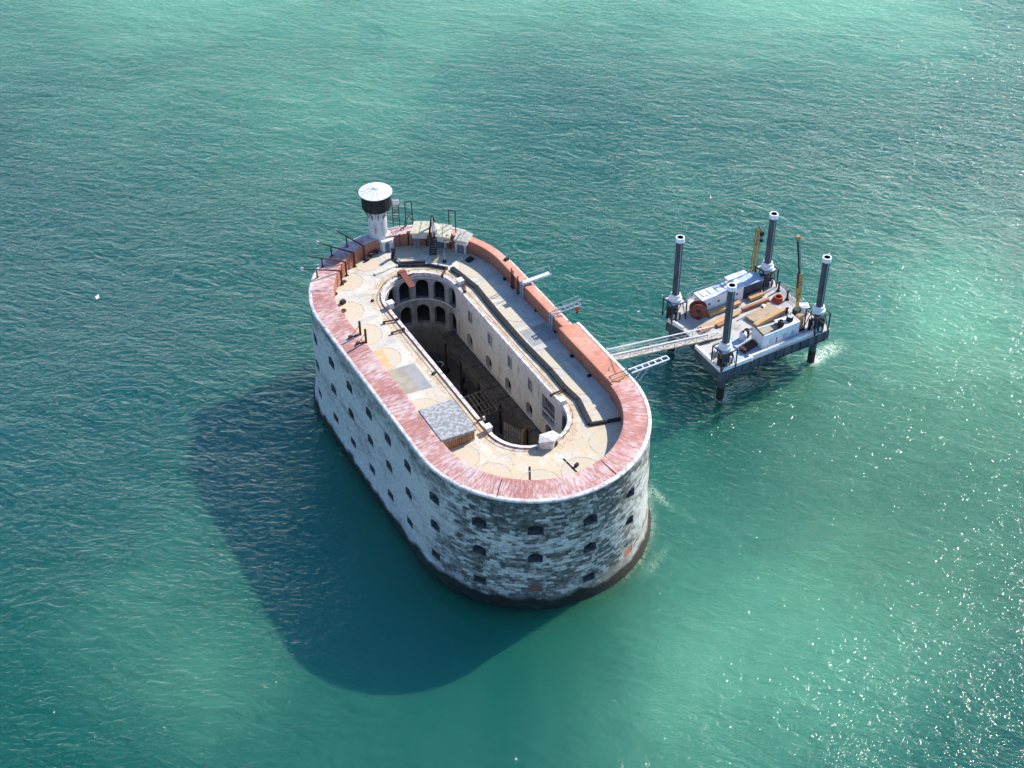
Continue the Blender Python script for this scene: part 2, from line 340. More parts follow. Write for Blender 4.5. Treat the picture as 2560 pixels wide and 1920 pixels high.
# ------------------------------------------------------------------ fort outline
A_, E_, SH = 15.5, 15.9, 15.59            # half width, cap depth, half straight
def outline(off=0.0, ncap=64, nst=26):
    """closed outline, starts at the near apex (0,-L/2), runs counter-clockwise (via +x); returns points, arclength, t"""
    a, e = A_-off, E_-off; P = []
    for i in range(ncap//2): t = math.pi/2*i/(ncap//2); P.append((a*math.sin(t), -SH-e*math.cos(t)))
    for i in range(nst): P.append((a, -SH+2*SH*i/nst))
    for i in range(ncap): t = math.pi*i/ncap; P.append((a*math.cos(t), SH+e*math.sin(t)))
    for i in range(nst): P.append((-a, SH-2*SH*i/nst))
    for i in range(ncap//2): t = math.pi/2*i/(ncap//2); P.append((-a*math.cos(t), -SH-e*math.sin(t)))
    return P
OUT0 = outline(0); NO = len(OUT0)
ARC = [0.0]
for i in range(NO): ARC.append(ARC[-1]+math.dist(OUT0[i], OUT0[(i+1) % NO]))
PER = ARC[-1]
def at_arc(s, off=0.0):
    s %= PER
    for i in range(NO):
        if ARC[i+1] >= s:
            f = (s-ARC[i])/(ARC[i+1]-ARC[i]); O = outline(off); p, q = Vector(O[i]), Vector(O[(i+1) % NO])
            a = p.lerp(q, f); d = (Vector(OUT0[(i+1) % NO])-Vector(OUT0[i])).normalized()
            return a, d, Vector((d.y, -d.x))        # point, tangent, outward normal
def ring_mesh(prof, name, i0=0, i1=None, closed_prof=True):
    """sweep a profile of (offset, z) along outline indices i0..i1; gives a UV map (arc length, height or offset)"""
    full = i1 is None; idx = list(range(NO)) if full else list(range(i0, i1+1))
    fn = prof if callable(prof) else None
    if fn: prof = fn(idx[0])
    outs = [outline(o) for o, z in prof]; k = len(prof)
    bm = bmesh.new(); uvl = bm.loops.layers.uv.new('UVMap'); rows = []
    for i in idx:
        if fn: pr_ = fn(i); outs = [outline(o) for o, z in pr_]
        rows.append([bm.verts.new((outs[j][i % NO][0], outs[j][i % NO][1], prof[j][1])) for j in range(k)])
    pv = [0.0]
    for j in range(k): pv.append(pv[-1]+math.dist(prof[j], prof[(j+1) % k]))
    n = len(idx); segs = n if full else n-1
    for a in range(segs):
        b = (a+1) % n; u0 = ARC[idx[a] % NO]; u1 = ARC[idx[a] % NO+1]
        for j in range(k if closed_prof else k-1):
            j2 = (j+1) % k
            f = bm.faces.new((rows[a][j], rows[b][j], rows[b][j2], rows[a][j2]))
            vert = abs(prof[j][0]-prof[j2][0]) < abs(prof[j][1]-prof[j2][1])
            v0, v1 = (prof[j][1], prof[j2][1]) if vert else (prof[j][0], prof[j2][0])
            for lp, uv in zip(f.loops, ((u0,v0),(u1,v0),(u1,v1),(u0,v1))): lp[uvl].uv = uv
    if not full and closed_prof:
        bm.faces.new(rows[0]); bm.faces.new(rows[-1][::-1])
    bmesh.ops.recalc_face_normals(bm, faces=bm.faces)
    me = bpy.data.meshes.new(name); bm.to_mesh(me); bm.free(); return me
def link_mesh(me, name, mats, parent):
    for mt in mats: me.materials.append(M[mt])
    o = bpy.data.objects.new(name, me); COL.objects.link(o); o.parent = parent; return o
def smooth_by_angle(me, ang=30):
    for p in me.polygons: p.use_smooth = True
    try: me.set_sharp_from_angle(angle=R(ang))
    except Exception: pass

ZD, ZP = 16.1, 18.1        # terrace and parapet heights
fort = thing('sea_fort', 'huge oval stone sea fort with red brick parapet and open central courtyard', 'fort', (0,0,0))

# ---- outer wall, with its gun openings cut through it
wall_prof = [(0.06,17.86),(-0.12,12.0),(-0.25,5.0),(-0.32,2.2),(-0.48,1.7),(-0.66,1.15),(-0.86,0.5),(-1.05,-0.4),(-1.25,-4.0),(2.3,-4.0),(2.3,16.3),(0.5,16.3),(0.5,17.86)]
# far right stretch (y from -2.9 round to the roof slabs) has a lower ledge outside a thinner parapet
I_STEP = next(i for i in range(NO) if OUT0[i][0] > 15.4 and OUT0[i][1] > -3.2)
I_ROOF = next(i for i in range(I_STEP, NO) if OUT0[i][1] > 15 and OUT0[i][0] < 13.0)
def wall_mesh():
    low_prof = [(0.02,16.4)]+wall_prof[1:10]+[(2.3,16.3),(0.5,16.3),(0.5,16.4)]
    bm = bmesh.new(); uvl = bm.loops.layers.uv.new('UVMap')
    outs = [outline(o) for o, z in wall_prof]; outl = [outline(o) for o, z in low_prof]; k = len(wall_prof)
    rows = []
    for i in range(NO):
        lo = I_STEP < i < I_ROOF
        rows.append([bm.verts.new(((outl if lo else outs)[j][i][0], (outl if lo else outs)[j][i][1], (low_prof if lo else wall_prof)[j][1])) for j in range(k)])
    for a in range(NO):
        b = (a+1) % NO
        for j in range(k):
            j2 = (j+1) % k
            f = bm.faces.new((rows[a][j], rows[b][j], rows[b][j2], rows[a][j2]))
            for lp, u in zip(f.loops, (ARC[a], ARC[a+1], ARC[a+1], ARC[a])): lp[uvl].uv = (u, lp.vert.co.z)
    bmesh.ops.recalc_face_normals(bm, faces=bm.faces)
    me = bpy.data.meshes.new('outer_wall'); bm.to_mesh(me); bm.free(); return me
Q = ARC[32]                 # arc of a quarter cap
cols = []
for y in (18.0, 11.95, 6.0, -0.2, -6.05, -11.9): cols.append((-(Q+(y+SH)), 0)); cols.append((Q+(y+SH), 0))
for s_ in (-21.5, -14.4, -7.3, -0.3, 6.5, 13.7, 20.9): cols.append((s_, 1))
for s_ in (-52.5-7.0*2.2, 52.5+7.0*2.2): cols.append((s_, 1))
EMB = []
for s_, cap in cols:
    for row, z in enumerate((13.25, 8.5, 3.15)):
        EMB.append((s_, z, row))
def arch_poly(w_, h_, rise, n=8):
    """opening outline in (u,v), v=0 the middle of the height"""
    P = [(-w_/2, -h_/2), (w_/2, -h_/2)]
    y0 = h_/2-rise
    if rise < 0.05: return P+[(w_/2, h_/2), (-w_/2, h_/2)]
    r = (w_*w_/4+rise*rise)/(2*rise); cy = h_/2-r; a0 = math.asin(min(1, w_/2/r))
    if rise >= w_/2-1e-6: a0 = math.pi/2
    return P+[(r*math.sin(a0-2*a0*i/n), cy+r*math.cos(a0-2*a0*i/n)) for i in range(n+1)]
def extrude_poly(mb, poly, o, du, dn, z0, d0, d1, flare=0.0):
    """prism of poly placed at o, u along du, depth along dn from d0 to d1; the d1 end shrinks by flare"""
    n = len(poly); vs = []
    for d, sc in ((d0, 1.0), (d1, 1.0-flare)):
        vs += [(o.x+du.x*u*sc+dn.x*d, o.y+du.y*u*sc+dn.y*d, z0+v*sc) for u, v in poly]
    mb.add(vs, [tuple(range(n)), tuple(range(2*n-1, n-1, -1))]+[(i, n+i, n+(i+1) % n, (i+1) % n) for i in range(n)])
cut = MB()
for s_, z, row in EMB:
    p, d, nrm = at_arc(s_); wd, ht, rise = [(2.2,1.8,0.45),(2.05,1.75,0.55),(1.95,1.4,0.06)][row]
    extrude_poly(cut, arch_poly(wd, ht, rise), p, d, nrm, z, 1.6, -1.25, 0.22)
def boolean(me, cutter):
    a = bpy.data.objects.new('tmp_a', me); b = bpy.data.objects.new('tmp_b', cutter.mesh('tmp_b')); COL.objects.link(a); COL.objects.link(b)
    md = a.modifiers.new('b', 'BOOLEAN'); md.operation = 'DIFFERENCE'; md.object = b; md.solver = 'EXACT'
    dg = bpy.context.evaluated_depsgraph_get(); out = bpy.data.meshes.new_from_object(a.evaluated_get(dg))
    for o in (a, b): bpy.data.objects.remove(o)
    return out
wm = wall_mesh(); wm.materials.append(M['stone'])
wm2 = boolean(wm, cut); wm2.name = 'outer_wall'
uvd = wm2.uv_layers[0].data      # the sides of the openings came without texture coordinates
for p in wm2.polygons:
    if all(uvd[li].uv.length < 1e-5 for li in p.loop_indices):
        p.material_index = 1
        for li in p.loop_indices:
            c = wm2.vertices[wm2.loops[li].vertex_index].co; uvd[li].uv = (c.x*.7+c.y*.7, c.z)
if not wm2.materials: wm2.materials.append(M['stone'])
while len(wm2.materials) > 1: wm2.materials.pop()
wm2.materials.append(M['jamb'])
ow = bpy.data.objects.new('outer_wall', wm2); COL.objects.link(ow); ow.parent = fort
smooth_by_angle(wm2, 25)
for s_, z, row in EMB:      # the back of every opening: a plate painted dark for shade, or a brick filling
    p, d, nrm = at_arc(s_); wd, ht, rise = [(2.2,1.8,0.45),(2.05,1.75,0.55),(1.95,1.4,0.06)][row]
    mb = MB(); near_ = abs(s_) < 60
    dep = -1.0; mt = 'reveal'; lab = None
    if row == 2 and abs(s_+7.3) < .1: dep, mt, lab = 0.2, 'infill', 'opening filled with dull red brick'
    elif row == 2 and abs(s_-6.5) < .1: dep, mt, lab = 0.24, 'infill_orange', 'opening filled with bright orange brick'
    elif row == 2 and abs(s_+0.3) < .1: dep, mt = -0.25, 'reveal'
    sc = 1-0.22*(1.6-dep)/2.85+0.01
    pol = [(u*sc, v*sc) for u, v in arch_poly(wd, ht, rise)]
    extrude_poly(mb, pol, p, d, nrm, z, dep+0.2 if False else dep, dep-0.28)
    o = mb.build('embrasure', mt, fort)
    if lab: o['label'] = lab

# ---- coping and brick parapet
I_END = I_ROOF+1
cop = [(-0.06,17.8),(-0.06,18.02),(0.06,18.1),(0.42,18.14),(0.5,17.8)]
link_mesh(ring_mesh(cop, 'coping', I_END, NO+I_STEP), 'coping', ['coping'], fort)
lcop = [(-0.04,16.38),(-0.04,16.55),(0.35,16.58),(0.35,16.38)]
link_mesh(ring_mesh(lcop, 'ledge_coping', I_STEP+1, I_END-1), 'ledge_coping', ['coping'], fort)
def parapet(prof, i0, i1, mt_top):
    me = ring_mesh(prof, 'parapet', i0, i1)
    o = link_mesh(me, 'parapet', [mt_top, 'brick_face'], fort)
    for p in me.polygons: p.material_index = 0 if p.normal.z > 0.5 else 1
    return o
wide = [(0.45,15.9),(0.45,18.09),(3.2,18.32),(3.5,18.3),(3.5,15.9)]
thin = [(1.25,15.9),(1.25,18.15),(2.35,18.3),(2.6,18.28),(2.6,15.9)]
I_CL = next(i for i in range(NO) if OUT0[i][0] > 15.4 and OUT0[i][1] > -16.4)
I_TW = next(i for i in range(I_END, NO) if OUT0[i][0] < 0.2)
farw = [(0.45,15.9),(0.45,18.08),(2.2,18.3),(2.5,18.27),(2.5,15.9)]
parapet(farw, I_END, I_TW, 'brick_top')
def wide_fn(i):
    f = min(1, max(0, (i-I_TW)/22)); o_ = 2.5+(3*f*f-2*f**3)
    return [(0.45,15.9),(0.45,18.09),(o_-.3,18.32),(o_,18.3),(o_,15.9)]
parapet(wide_fn, I_TW, NO+I_CL, 'brick_top')
midw = [(0.45,15.9),(0.45,18.085),(2.95,18.31),(3.2,18.29),(3.2,15.9)]
parapet(midw, I_CL, I_STEP, 'brick_top_clean')
parapet(thin, I_STEP, I_END, 'brick_top_clean')
# joints across the parapet crest
for (x, y), (x2, y2) in (((3.39,-27.77),(3.86,-30.5)),((-8.82,-24.62),(-10.7,-26.8)),((-13.9,22.07),(-12.1,21.7))):
    MB().bar((x,y,18.335),(x2,y2,18.135),0.07,0.05).build('crest_joint', 'rust', fort)

# ---- terrace
CX, CY, CHW, CS = 0.5, 0.95, 5.3, 15.3     # courtyard: centre, half width, half straight
def court(off=0.0, n=40):
    r = CHW+off; P = []
    for i in range(n+1): t = math.pi*i/n; P.append((CX+r*math.cos(t), CY+CS+r*math.sin(t)))
    for i in range(n+1): t = math.pi+math.pi*i/n; P.append((CX+r*math.cos(t), CY-CS+r*math.sin(t)))
    return P
def band(outer, inner, z0, z1, name, mat, parent):
    """closed ring solid between two loops with the same count"""
    n = len(outer); mb = MB()
    vs = [(p[0],p[1],z0) for p in outer]+[(p[0],p[1],z1) for p in outer]+[(p[0],p[1],z1) for p in inner]+[(p[0],p[1],z0) for p in inner]
    fs = []
    for i in range(n):
        j = (i+1) % n
        for k in range(4): fs.append((k*n+i, k*n+j, ((k+1) % 4)*n+j, ((k+1) % 4)*n+i))
    mb.add(vs, fs); return mb.build(name, mat, parent)
def resample(loop, n=220):
    L = [0]; m_ = len(loop)
    for i in range(m_): L.append(L[-1]+math.dist(loop[i], loop[(i+1) % m_]))
    # start at the point of smallest angle from +x about the centre so that both loops correspond
    out = []
    for k in range(n):
        a = 2*math.pi*k/n; d = Vector((math.cos(a), math.sin(a))); best = None
        for i in range(m_):
            p, q = Vector(loop[i])-Vector((CX,CY)), Vector(loop[(i+1) % m_])-Vector((CX,CY))
            den = d.x*(q.y-p.y)-d.y*(q.x-p.x)
            if abs(den) < 1e-9: continue
            t = (p.x*(q.y-p.y)-p.y*(q.x-p.x))/den; u = (p.x*d.y-p.y*d.x)/den
            if t > 0 and -1e-6 <= u <= 1+1e-6: best = t if best is None else min(best, t)
        out.append((CX+d.x*best, CY+d.y*best))
    return out
dk_out = resample(outline(2.2)); c0 = resample(court(0.30)); c1 = resample(court(1.9))
deck = band(dk_out, c1, 15.5, ZD, 'terrace', 'deck', fort)
edge = band(c1, resample(court(0.02)), 15.5, ZD-0.03, 'terrace_edge', 'tile', fort)
rim = band(resample(court(0.42)), resample(court(-0.06)), 15.62, ZD+0.16, 'courtyard_rim', 'coping', fort)

# vault patches (round tan areas with a joint ring)
def disc(cx, cy, r, ang0=0, span=360, n=40, mat='disc'):
    mb = MB(); k = max(8, int(n*span/360))
    pts = [(cx+r*math.cos(R(ang0+span*i/k)), cy+r*math.sin(R(ang0+span*i/k))) for i in range(k+(0 if span == 360 else 1))]
    mb.prism(pts, ZD-0.02, ZD+0.008)
    o = mb.build('vault_patch', mat, fort)
    rg = MB(); kk = len(pts); closed = span == 360
    ro = [(cx+(r+0.11)*math.cos(R(ang0+span*i/k)), cy+(r+0.11)*math.sin(R(ang0+span*i/k))) for i in range(kk)]
    for i in range(kk if closed else kk-1):
        j = (i+1) % kk
        vs = [(*pts[i], ZD-0.02), (*pts[j], ZD-0.02), (*ro[j], ZD-0.02), (*ro[i], ZD-0.02), (*pts[i], ZD+0.02), (*pts[j], ZD+0.02), (*ro[j], ZD+0.02), (*ro[i], ZD+0.02)]
        rg.add(vs, [(0,1,2,3),(4,7,6,5),(0,4,5,1),(2,6,7,3)])
    rg.build('joint_ring', 'ring', o)
for y in (17.95, 11.9, 5.85, -6.3, -16.6): disc(-10.3, y, 2.35)
for y in (18.4, 12.5, 6.4, -5.5, -11.6): disc(10.6, y, 2.45, 95, 170)
for cx, cy in ((-7.2,24.4),(-2.9,27.4),(3.6,27.0),(7.9,23.4)): disc(cx, cy, 2.1)
for cx, cy in ((-8.6,-21.6),(-4.0,-25.6),(1.6,-26.2),(7.4,-23.3)):
    a0 = math.degrees(math.atan2(cy+8, cx))+90; disc(cx, cy, 2.5, a0, 180)
# radial and cross joints between the vault bays
def strip(p, q, w_, mat='joint', name='bay_joint', h=0.012):
    MB().bar((*p, ZD-0.03+h), (*q, ZD-0.03+h), w_, 0.06).build(name, mat, fort)
for y in (15.0, 8.9, -9.3): strip((-12.0,y),(-6.6,y-0.1),0.85)
for y in (15.5, 9.4, 3.4, -2.6, -8.6, -14.6): strip((12.6,y),(8.5,y-0.2),0.7)
strip((-11.2,21.3),(-5.0,20.0),0.7); strip((-5.3,26.2),(-2.0,22.6),0.75)
# grey and ochre repair areas
MB().prism([(-11.95,3.4),(-9.1,3.2),(-9.05,-2.45),(-11.95,-2.3)], ZD-0.02, ZD+0.012).build('screed_patch', 'tanpatch', fort)
MB().prism([(-9.1,3.2),(-7.15,2.95),(-7.2,-2.7),(-9.05,-2.45)], ZD-0.02, ZD+0.016).build('screed_patch', 'greypatch', fort)
MB().prism([(-11.9,8.3),(-9.6,7.7),(-9.9,3.95),(-11.9,3.75)], ZD-0.02, ZD+0.012).build('screed_patch', 'ochrepatch', fort)
MB().prism([(12.6,2.0),(8.6,2.0),(8.6,-1.8),(12.6,-1.8)], ZD-0.02, ZD+0.012).build('screed_patch', 'greypatch', fort)
# drain slots
for p, q in (((-3.63,-22.31),(-4.85,-24.5)),((0.75,-23.1),(0.95,-26.1))): strip(p, q, 0.28, 'dark', 'drain_slot', 0.016)
strip((-9.09,-19.7),(-6.68,-18.28),0.1,'ring','drain_slot')
for x, y in ((12.1,-6.3),(11.95,-11.0),(13.0,4.9),(12.9,-0.6),(12.75,13.6)): MB().box((x,y,ZD+0.12),(0.5,0.35,0.3)).build('drain_hole', 'dark', fort)

# ---- courtyard walls and floor
ZF = 1.4
cin, cout = court(0.0, 40), court(0.6, 40)
bmx = bmesh.new(); lays = (ZF-0.5, 15.6); n = len(cin); vr = []
for i in range(n): vr.append([bmx.verts.new((*cin[i], lays[0])), bmx.verts.new((*cin[i], lays[1])), bmx.verts.new((*cout[i], lays[1])), bmx.verts.new((*cout[i], lays[0]))])
for i in range(n):
    j = (i+1) % n
    for k in range(4): bmx.faces.new((vr[i][k], vr[j][k], vr[j][(k+1) % 4], vr[i][(k+1) % 4]))
bmesh.ops.recalc_face_normals(bmx, faces=bmx.faces)
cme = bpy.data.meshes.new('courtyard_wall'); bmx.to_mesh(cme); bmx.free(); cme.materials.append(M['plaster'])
ccut = MB(); XR = CX+CHW
arches = []
for ang in (-86,-57.5,-28.5,-1.8,26.8,55,84):          # the arcade of the far end, two storeys
    t = R(ang); nv = Vector((math.sin(t), math.cos(t))); o = Vector((CX,CY+CS))+nv*CHW; du = Vector((nv.y, -nv.x))
    for zc, ht in ((13.3,3.4),(8.75,3.4)): arches.append((o, du, nv, zc, 1.85, ht, 0.92))
for ang in (100, 130, 180, 230, 260):
    t = R(ang); nv = Vector((math.sin(t), math.cos(t))); o = Vector((CX,CY-CS))+nv*CHW; du = Vector((nv.y, -nv.x))
    for zc, ht in ((13.3,3.2),(8.75,3.2)): arches.append((o, du, nv, zc, 1.7, ht, 0.85))
for o, du, nv, zc, wd, ht, rs in arches: extrude_poly(ccut, arch_poly(wd, ht, rs), o, du, nv, zc, -0.6, 3.0)
wins, barch = [], []
for y in (11.4, 5.45, -0.3, -6.0): wins.append((y, 13.45, 1.25, 2.0))
for y in (11.75, 5.95, 0.3, -5.7, -11.0): barch.append((y, 8.85, 1.7, 2.3))
for sx in (1, -1):
    for y, z, wd, ht in wins: extrude_poly(ccut, arch_poly(wd, ht, 0), Vector((CX+sx*CHW, y)), Vector((0,1)), Vector((sx,0)), z, -0.5, 0.22)
    for y, z, wd, ht in barch: extrude_poly(ccut, arch_poly(wd, ht, wd/2-0.01), Vector((CX+sx*CHW, y)), Vector((0,1)), Vector((sx,0)), z, -0.5, 1.0)
extrude_poly(ccut, arch_poly(3.3, 4.0, 0), Vector((XR, -10.8)), Vector((0,1)), Vector((1,0)), 12.4, -0.5, 3.0)
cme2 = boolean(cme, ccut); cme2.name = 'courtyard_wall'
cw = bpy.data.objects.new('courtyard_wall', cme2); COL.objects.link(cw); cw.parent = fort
smooth_by_angle(cme2, 25)
for sx in (1, -1):
    for y, z, wd, ht in wins:
        wn = MB().box((CX+sx*(CHW+0.16), y, z), (0.08, wd-0.02, ht-0.02)).build('window', 'shutter', fort)
        fr = MB(); x = CX+sx*(CHW-0.015)
        fr.box((x,y,z+ht/2+0.07),(0.09,wd+0.3,0.14)).box((x,y,z-ht/2-0.07),(0.09,wd+0.3,0.14)).box((x,y-wd/2-0.07,z),(0.085,0.14,ht)).box((x,y+wd/2+0.07,z),(0.085,0.14,ht))
        fr.box((CX+sx*(CHW+0.10),y,z),(0.05,0.06,ht-0.04))
        fr.build('window_frame', 'stonewhite', wn)
    for zz in (11.95,): MB().box((CX+sx*(CHW-0.03), CY, zz), (0.12, 2*CS-0.2, 0.16)).build('string_course', 'stonewhite', fort)
# gallery floors seen through the arcades
for zz in (7.05, 11.6):
    band(resample(outline(2.4)), resample(court(0.62)), zz-0.35, zz, 'gallery_floor', 'courtfloor', fort)
for sgn, cyy in ((1, CY+CS),):
    for zz in (11.55, 15.42):
        mb = MB(); k = 30; r = CHW-0.05
        for i in range(k):
            a0, a1 = math.pi*i/k, math.pi*(i+1)/k
            mb.bar((CX+r*math.cos(a0), cyy+r*math.sin(a0), zz), (CX+r*math.cos(a1), cyy+r*math.sin(a1), zz), 0.14, 0.2)
        mb.build('string_course', 'stonewhite', fort)
MB().prism(court(0.2, 30), ZF-0.3, ZF).build('courtyard_floor', 'courtfloor', fort)
# big doorway of the gallery stair, metal frames inside
gf = MB()
for i in range(6): y = -9.35-0.5*i; gf.bar((XR+0.4,y,10.45),(XR+0.4,y,14.3),0.09)
gf.bar((XR+0.4,-9.1,14.3),(XR+0.4,-12.3,14.3),0.1).bar((XR+0.4,-9.1,12.3),(XR+0.4,-12.3,12.3),0.08)
gf.build('doorway_grille', 'greysteel', fort)

# ---- doors with pale arched stone surrounds at the foot of the far parapet
for (x, y), (x2, y2) in (((7.7,25.75),(8.95,25.0)),((9.8,23.35),(10.85,22.1))):
    a = Vector((x,y)); b = Vector((x2,y2)); du = (b-a).normalized(); nn = Vector((du.y,-du.x)); c = (a+b)/2
    if nn.dot(Vector((CX,CY))-c) < 0: nn = -nn
    sr = MB(); extrude_poly(sr, arch_poly(1.75,2.15,0.7), c, du, nn, ZD+1.05, -0.6, 0.10)
    d = sr.build('door_surround', 'stonewhite', fort)
    dr = MB(); extrude_poly(dr, arch_poly(1.1,1.8,0.5), c, du, nn, ZD+0.92, -0.3, 0.16); dr.build('door', 'shutter', d)
for sx, sy, k in ((3.2,28.65,1),(4.4,28.2,1),(6.7,26.75,1),(9.35,24.3,1)):
    MB().bar((sx,sy,ZD),(sx,sy,18.3),0.16).build('pilaster', 'rust', fort)

# ------------------------------------------------------------------ lookout tower
TX, TY = 0.62, 30.35
tw = thing('lookout_tower', 'white round lookout tower with black gallery and white conical roof', 'tower', (TX,TY,18.2))
MB().lathe((TX,TY), [(0.01,17.6),(1.5,17.6),(1.5,18.4),(1.38,18.6),(1.36,22.4),(1.46,22.6),(1.46,22.8),(1.3,23.0),(0.01,23.0)], 32).build('shaft', 'towerwhite', tw, smooth=False)
gal = MB().lathe((TX,TY), [(0.01,22.95),(2.0,22.95),(2.12,23.1),(2.12,25.5),(0.01,25.55)], 24).build('gallery', 'black', tw)
gp = MB()
for i in range(16): a = 2*math.pi*(i+.5)/16; gp.bar((TX+2.14*math.cos(a),TY+2.14*math.sin(a),23.1),(TX+2.14*math.cos(a),TY+2.14*math.sin(a),25.5),0.06)
gp.build('gallery_ribs', 'darksteel', gal)
rf = MB().lathe((TX,TY), [(0.01,25.56),(2.42,25.54),(2.45,25.64),(1.2,25.9),(0.12,26.12),(0.01,26.16)], 48).build('roof', 'cleanwhite', tw)
rr = MB()
for i in range(14): a = 2*math.pi*i/14; rr.bar((TX+2.44*math.cos(a),TY+2.44*math.sin(a),25.66),(TX+0.1*math.cos(a),TY+0.1*math.sin(a),26.14),0.05,0.03)
rr.build('roof_seams', 'greysteel', rf)
br = MB()
for i in range(10):
    a = 2*math.pi*i/10; br.bar((TX+1.36*math.cos(a),TY+1.36*math.sin(a),21.5),(TX+1.95*math.cos(a),TY+1.95*math.sin(a),23.0),0.09)
    b = 2*math.pi*(i+1)/10; br.bar((TX+1.36*math.cos(a),TY+1.36*math.sin(a),22.0),(TX+1.36*math.cos(b),TY+1.36*math.sin(b),22.0),0.07)
br.build('gallery_bracket', 'rust', tw)
po = MB().prism([(0.0,29.3),(0.3,28.4),(1.8,28.3),(2.3,28.7),(2.2,30.2),(0.1,30.4)], ZD-0.02, 18.0).build('porch', 'towerwhite', tw, bevel=0.12)
MB().prism([(-0.05,29.3),(0.27,28.33),(1.83,28.23),(2.38,28.66),(2.25,30.2),(0.05,30.4)], 18.0, [18.02,18.02,18.02,18.02,18.42,18.42]).build('porch_roof', 'cleanwhite', po)
dm = MB(); extrude_poly(dm, arch_poly(0.66,1.55,0.32), Vector((1.02,28.345)), Vector((1,-0.07)).normalized(), Vector((-0.07,-1)).normalized(), ZD+0.8, -0.1, 0.04)
dm.build('door', 'shutter', po)

# ------------------------------------------------------------------ shed and bunker on the terrace
sh = thing('flat_roofed_shed', 'low wooden shed with mottled grey flat roof on the left terrace', 'shed', (-9.4,-11.5,ZD))
MB().prism([(-11.75,-14.6),(-7.2,-14.45),(-7.05,-8.3),(-11.75,-8.5)], ZD-0.01, 17.75).build('wall', 'shedwall', sh)
MB().prism([(-12.05,-14.95),(-6.98,-14.72),(-6.85,-8.05),(-12.0,-8.35)], 17.75, [18.42,17.92,17.92,18.42]).build('roof', 'shedroof', sh)
bt = MB()
for i in range(15): x = -11.5+0.3*i; bt.bar((x,-14.62,ZD+0.02),(x,-14.62,17.72),0.05)
bt.build('batten', 'oldwood', sh)

bk = thing('stone_hut', 'small white stone hut with pitched roof at the near courtyard rim', 'hut', (0.5,-20.3,ZD))
bp = [(-1.0,-20.2),(0.45,-21.05),(1.8,-20.35),(1.25,-19.5),(-0.4,-19.35)]
MB().prism(bp, ZD-0.01, 17.2).build('wall', 'stonewhite', bk)
cxb, cyb = 0.43, -20.06
MB().prism([(cxb+(x-cxb)*1.12, cyb+(y-cyb)*1.12) for x, y in bp], 17.2, [17.28,17.62,17.45,17.75,17.7]).build('roof', 'stonewhite', bk, bevel=0.08)
dd = MB(); a_ = Vector(bp[1]); b_ = Vector(bp[2]); c_ = (a_+b_)/2; du_ = (b_-a_).normalized(); extrude_poly(dd, arch_poly(0.7,0.8,0.2), c_, du_, Vector((du_.y,-du_.x)), ZD+0.42, -0.2, 0.03)
dd.build('opening', 'dark', bk)

# ------------------------------------------------------------------ pale stone roofs over the far parapet
def slab_roof(poly, z, label, mat, rise):
    t = thing('stone_roof', label, 'roof', (poly[0][0], poly[0][1], 18.1), 'stone roofs over the far parapet')
    c = (sum(p[0] for p in poly)/len(poly), sum(p[1] for p in poly)/len(poly))
    zt = [z+rise*k for k in (0,0,1,1)]
    MB().prism([(c[0]+(x-c[0])*0.9, c[1]+(y-c[1])*0.9) for x, y in poly], 17.9, [q-0.26 for q in zt]).build('wall', 'stonewhite', t)
    poly = [(c[0]+(x-c[0])*1.12, c[1]+(y-c[1])*1.12) for x, y in poly]
    MB().prism(poly, [q-0.3 for q in zt], zt).build('slab', mat, t, bevel=0.06)
    j = MB(); m0 = [(poly[0][i]+poly[1][i])/2 for i in (0,1)]; m1 = [(poly[3][i]+poly[2][i])/2 for i in (0,1)]
    j.bar((*m0, zt[0]+0.01),(*m1, zt[2]+0.01),0.07,0.05)
    j.build('slab_joint', 'oldwood', t)
    return t
slab_roof([(4.45,27.25),(6.5,25.95),(7.85,27.9),(5.95,28.95)], 18.95, 'yellowish stone roof nearest the tower, above the wide grey ladder', 'slab', 0.5)
slab_roof([(7.35,24.75),(8.75,23.3),(10.2,25.4),(8.35,27.0)], 19.0, 'pale stone roof in the middle of three, right of the iron stair', 'slab', 0.45)
slab_roof([(9.4,22.85),(10.6,21.35),(12.05,22.35),(11.0,24.45)], 18.75, 'greyish stone roof at the right end of three, next to clean red brick', 'slabgrey', 0.4)
tag(MB().prism([(7.35,25.1),(7.75,24.65),(8.1,25.6),(8.35,26.6),(8.0,26.9)], 18.9, [19.2,19.2,19.55,19.9,19.9]).build('stone_block', 'stonewhite', bevel=0.08), 'tall narrow white stone block beside the iron stair on the far parapet', 'block')
# derelict ironwork on the far parapet
def upright_frame(name, label, cx, cy, z0, z1, du, wd, mat, brace=True, r=0.11, top=True):  # free-standing frame of two uprights, not a mast
    t = thing(name, label, 'mast', (cx,cy,z0)); a = (cx-du[0]*wd/2, cy-du[1]*wd/2); b = (cx+du[0]*wd/2, cy+du[1]*wd/2)
    for p in (a, b): MB().bar((*p, z0),(*p, z1), r).build('upright', mat, t)
    k = MB()
    if top: k.bar((*a, z1),(*b, z1), r)
    if brace:
        k.bar((*a, z0+1.2),(*b, z0+2.4), r*.7).bar((*b, z0+1.2),(*a, z0+2.4), r*.7).bar((*a, z0+2.5),(*b, z0+2.5), r*.7)
    if k.v: k.build('cross_brace', mat, t)
    return t
mt1 = upright_frame('iron_frame', 'tall dark iron frame with cross braces behind the first stone roof', 5.55, 30.0, 18.15, 22.5, (0.87,-0.48), 1.0, 'darksteel')
MB().bar((5.1,30.3,18.2),(3.9,29.6,18.4),0.12).bar((5.0,30.2,19.2),(4.2,29.3,18.2),0.09).build('strut', 'darksteel', mt1)
upright_frame('iron_frame', 'thin dark iron goalpost frame between the middle and right stone roofs', 10.4, 25.4, 18.15, 22.0, (0.75,-0.66), 1.0, 'darksteel', False)
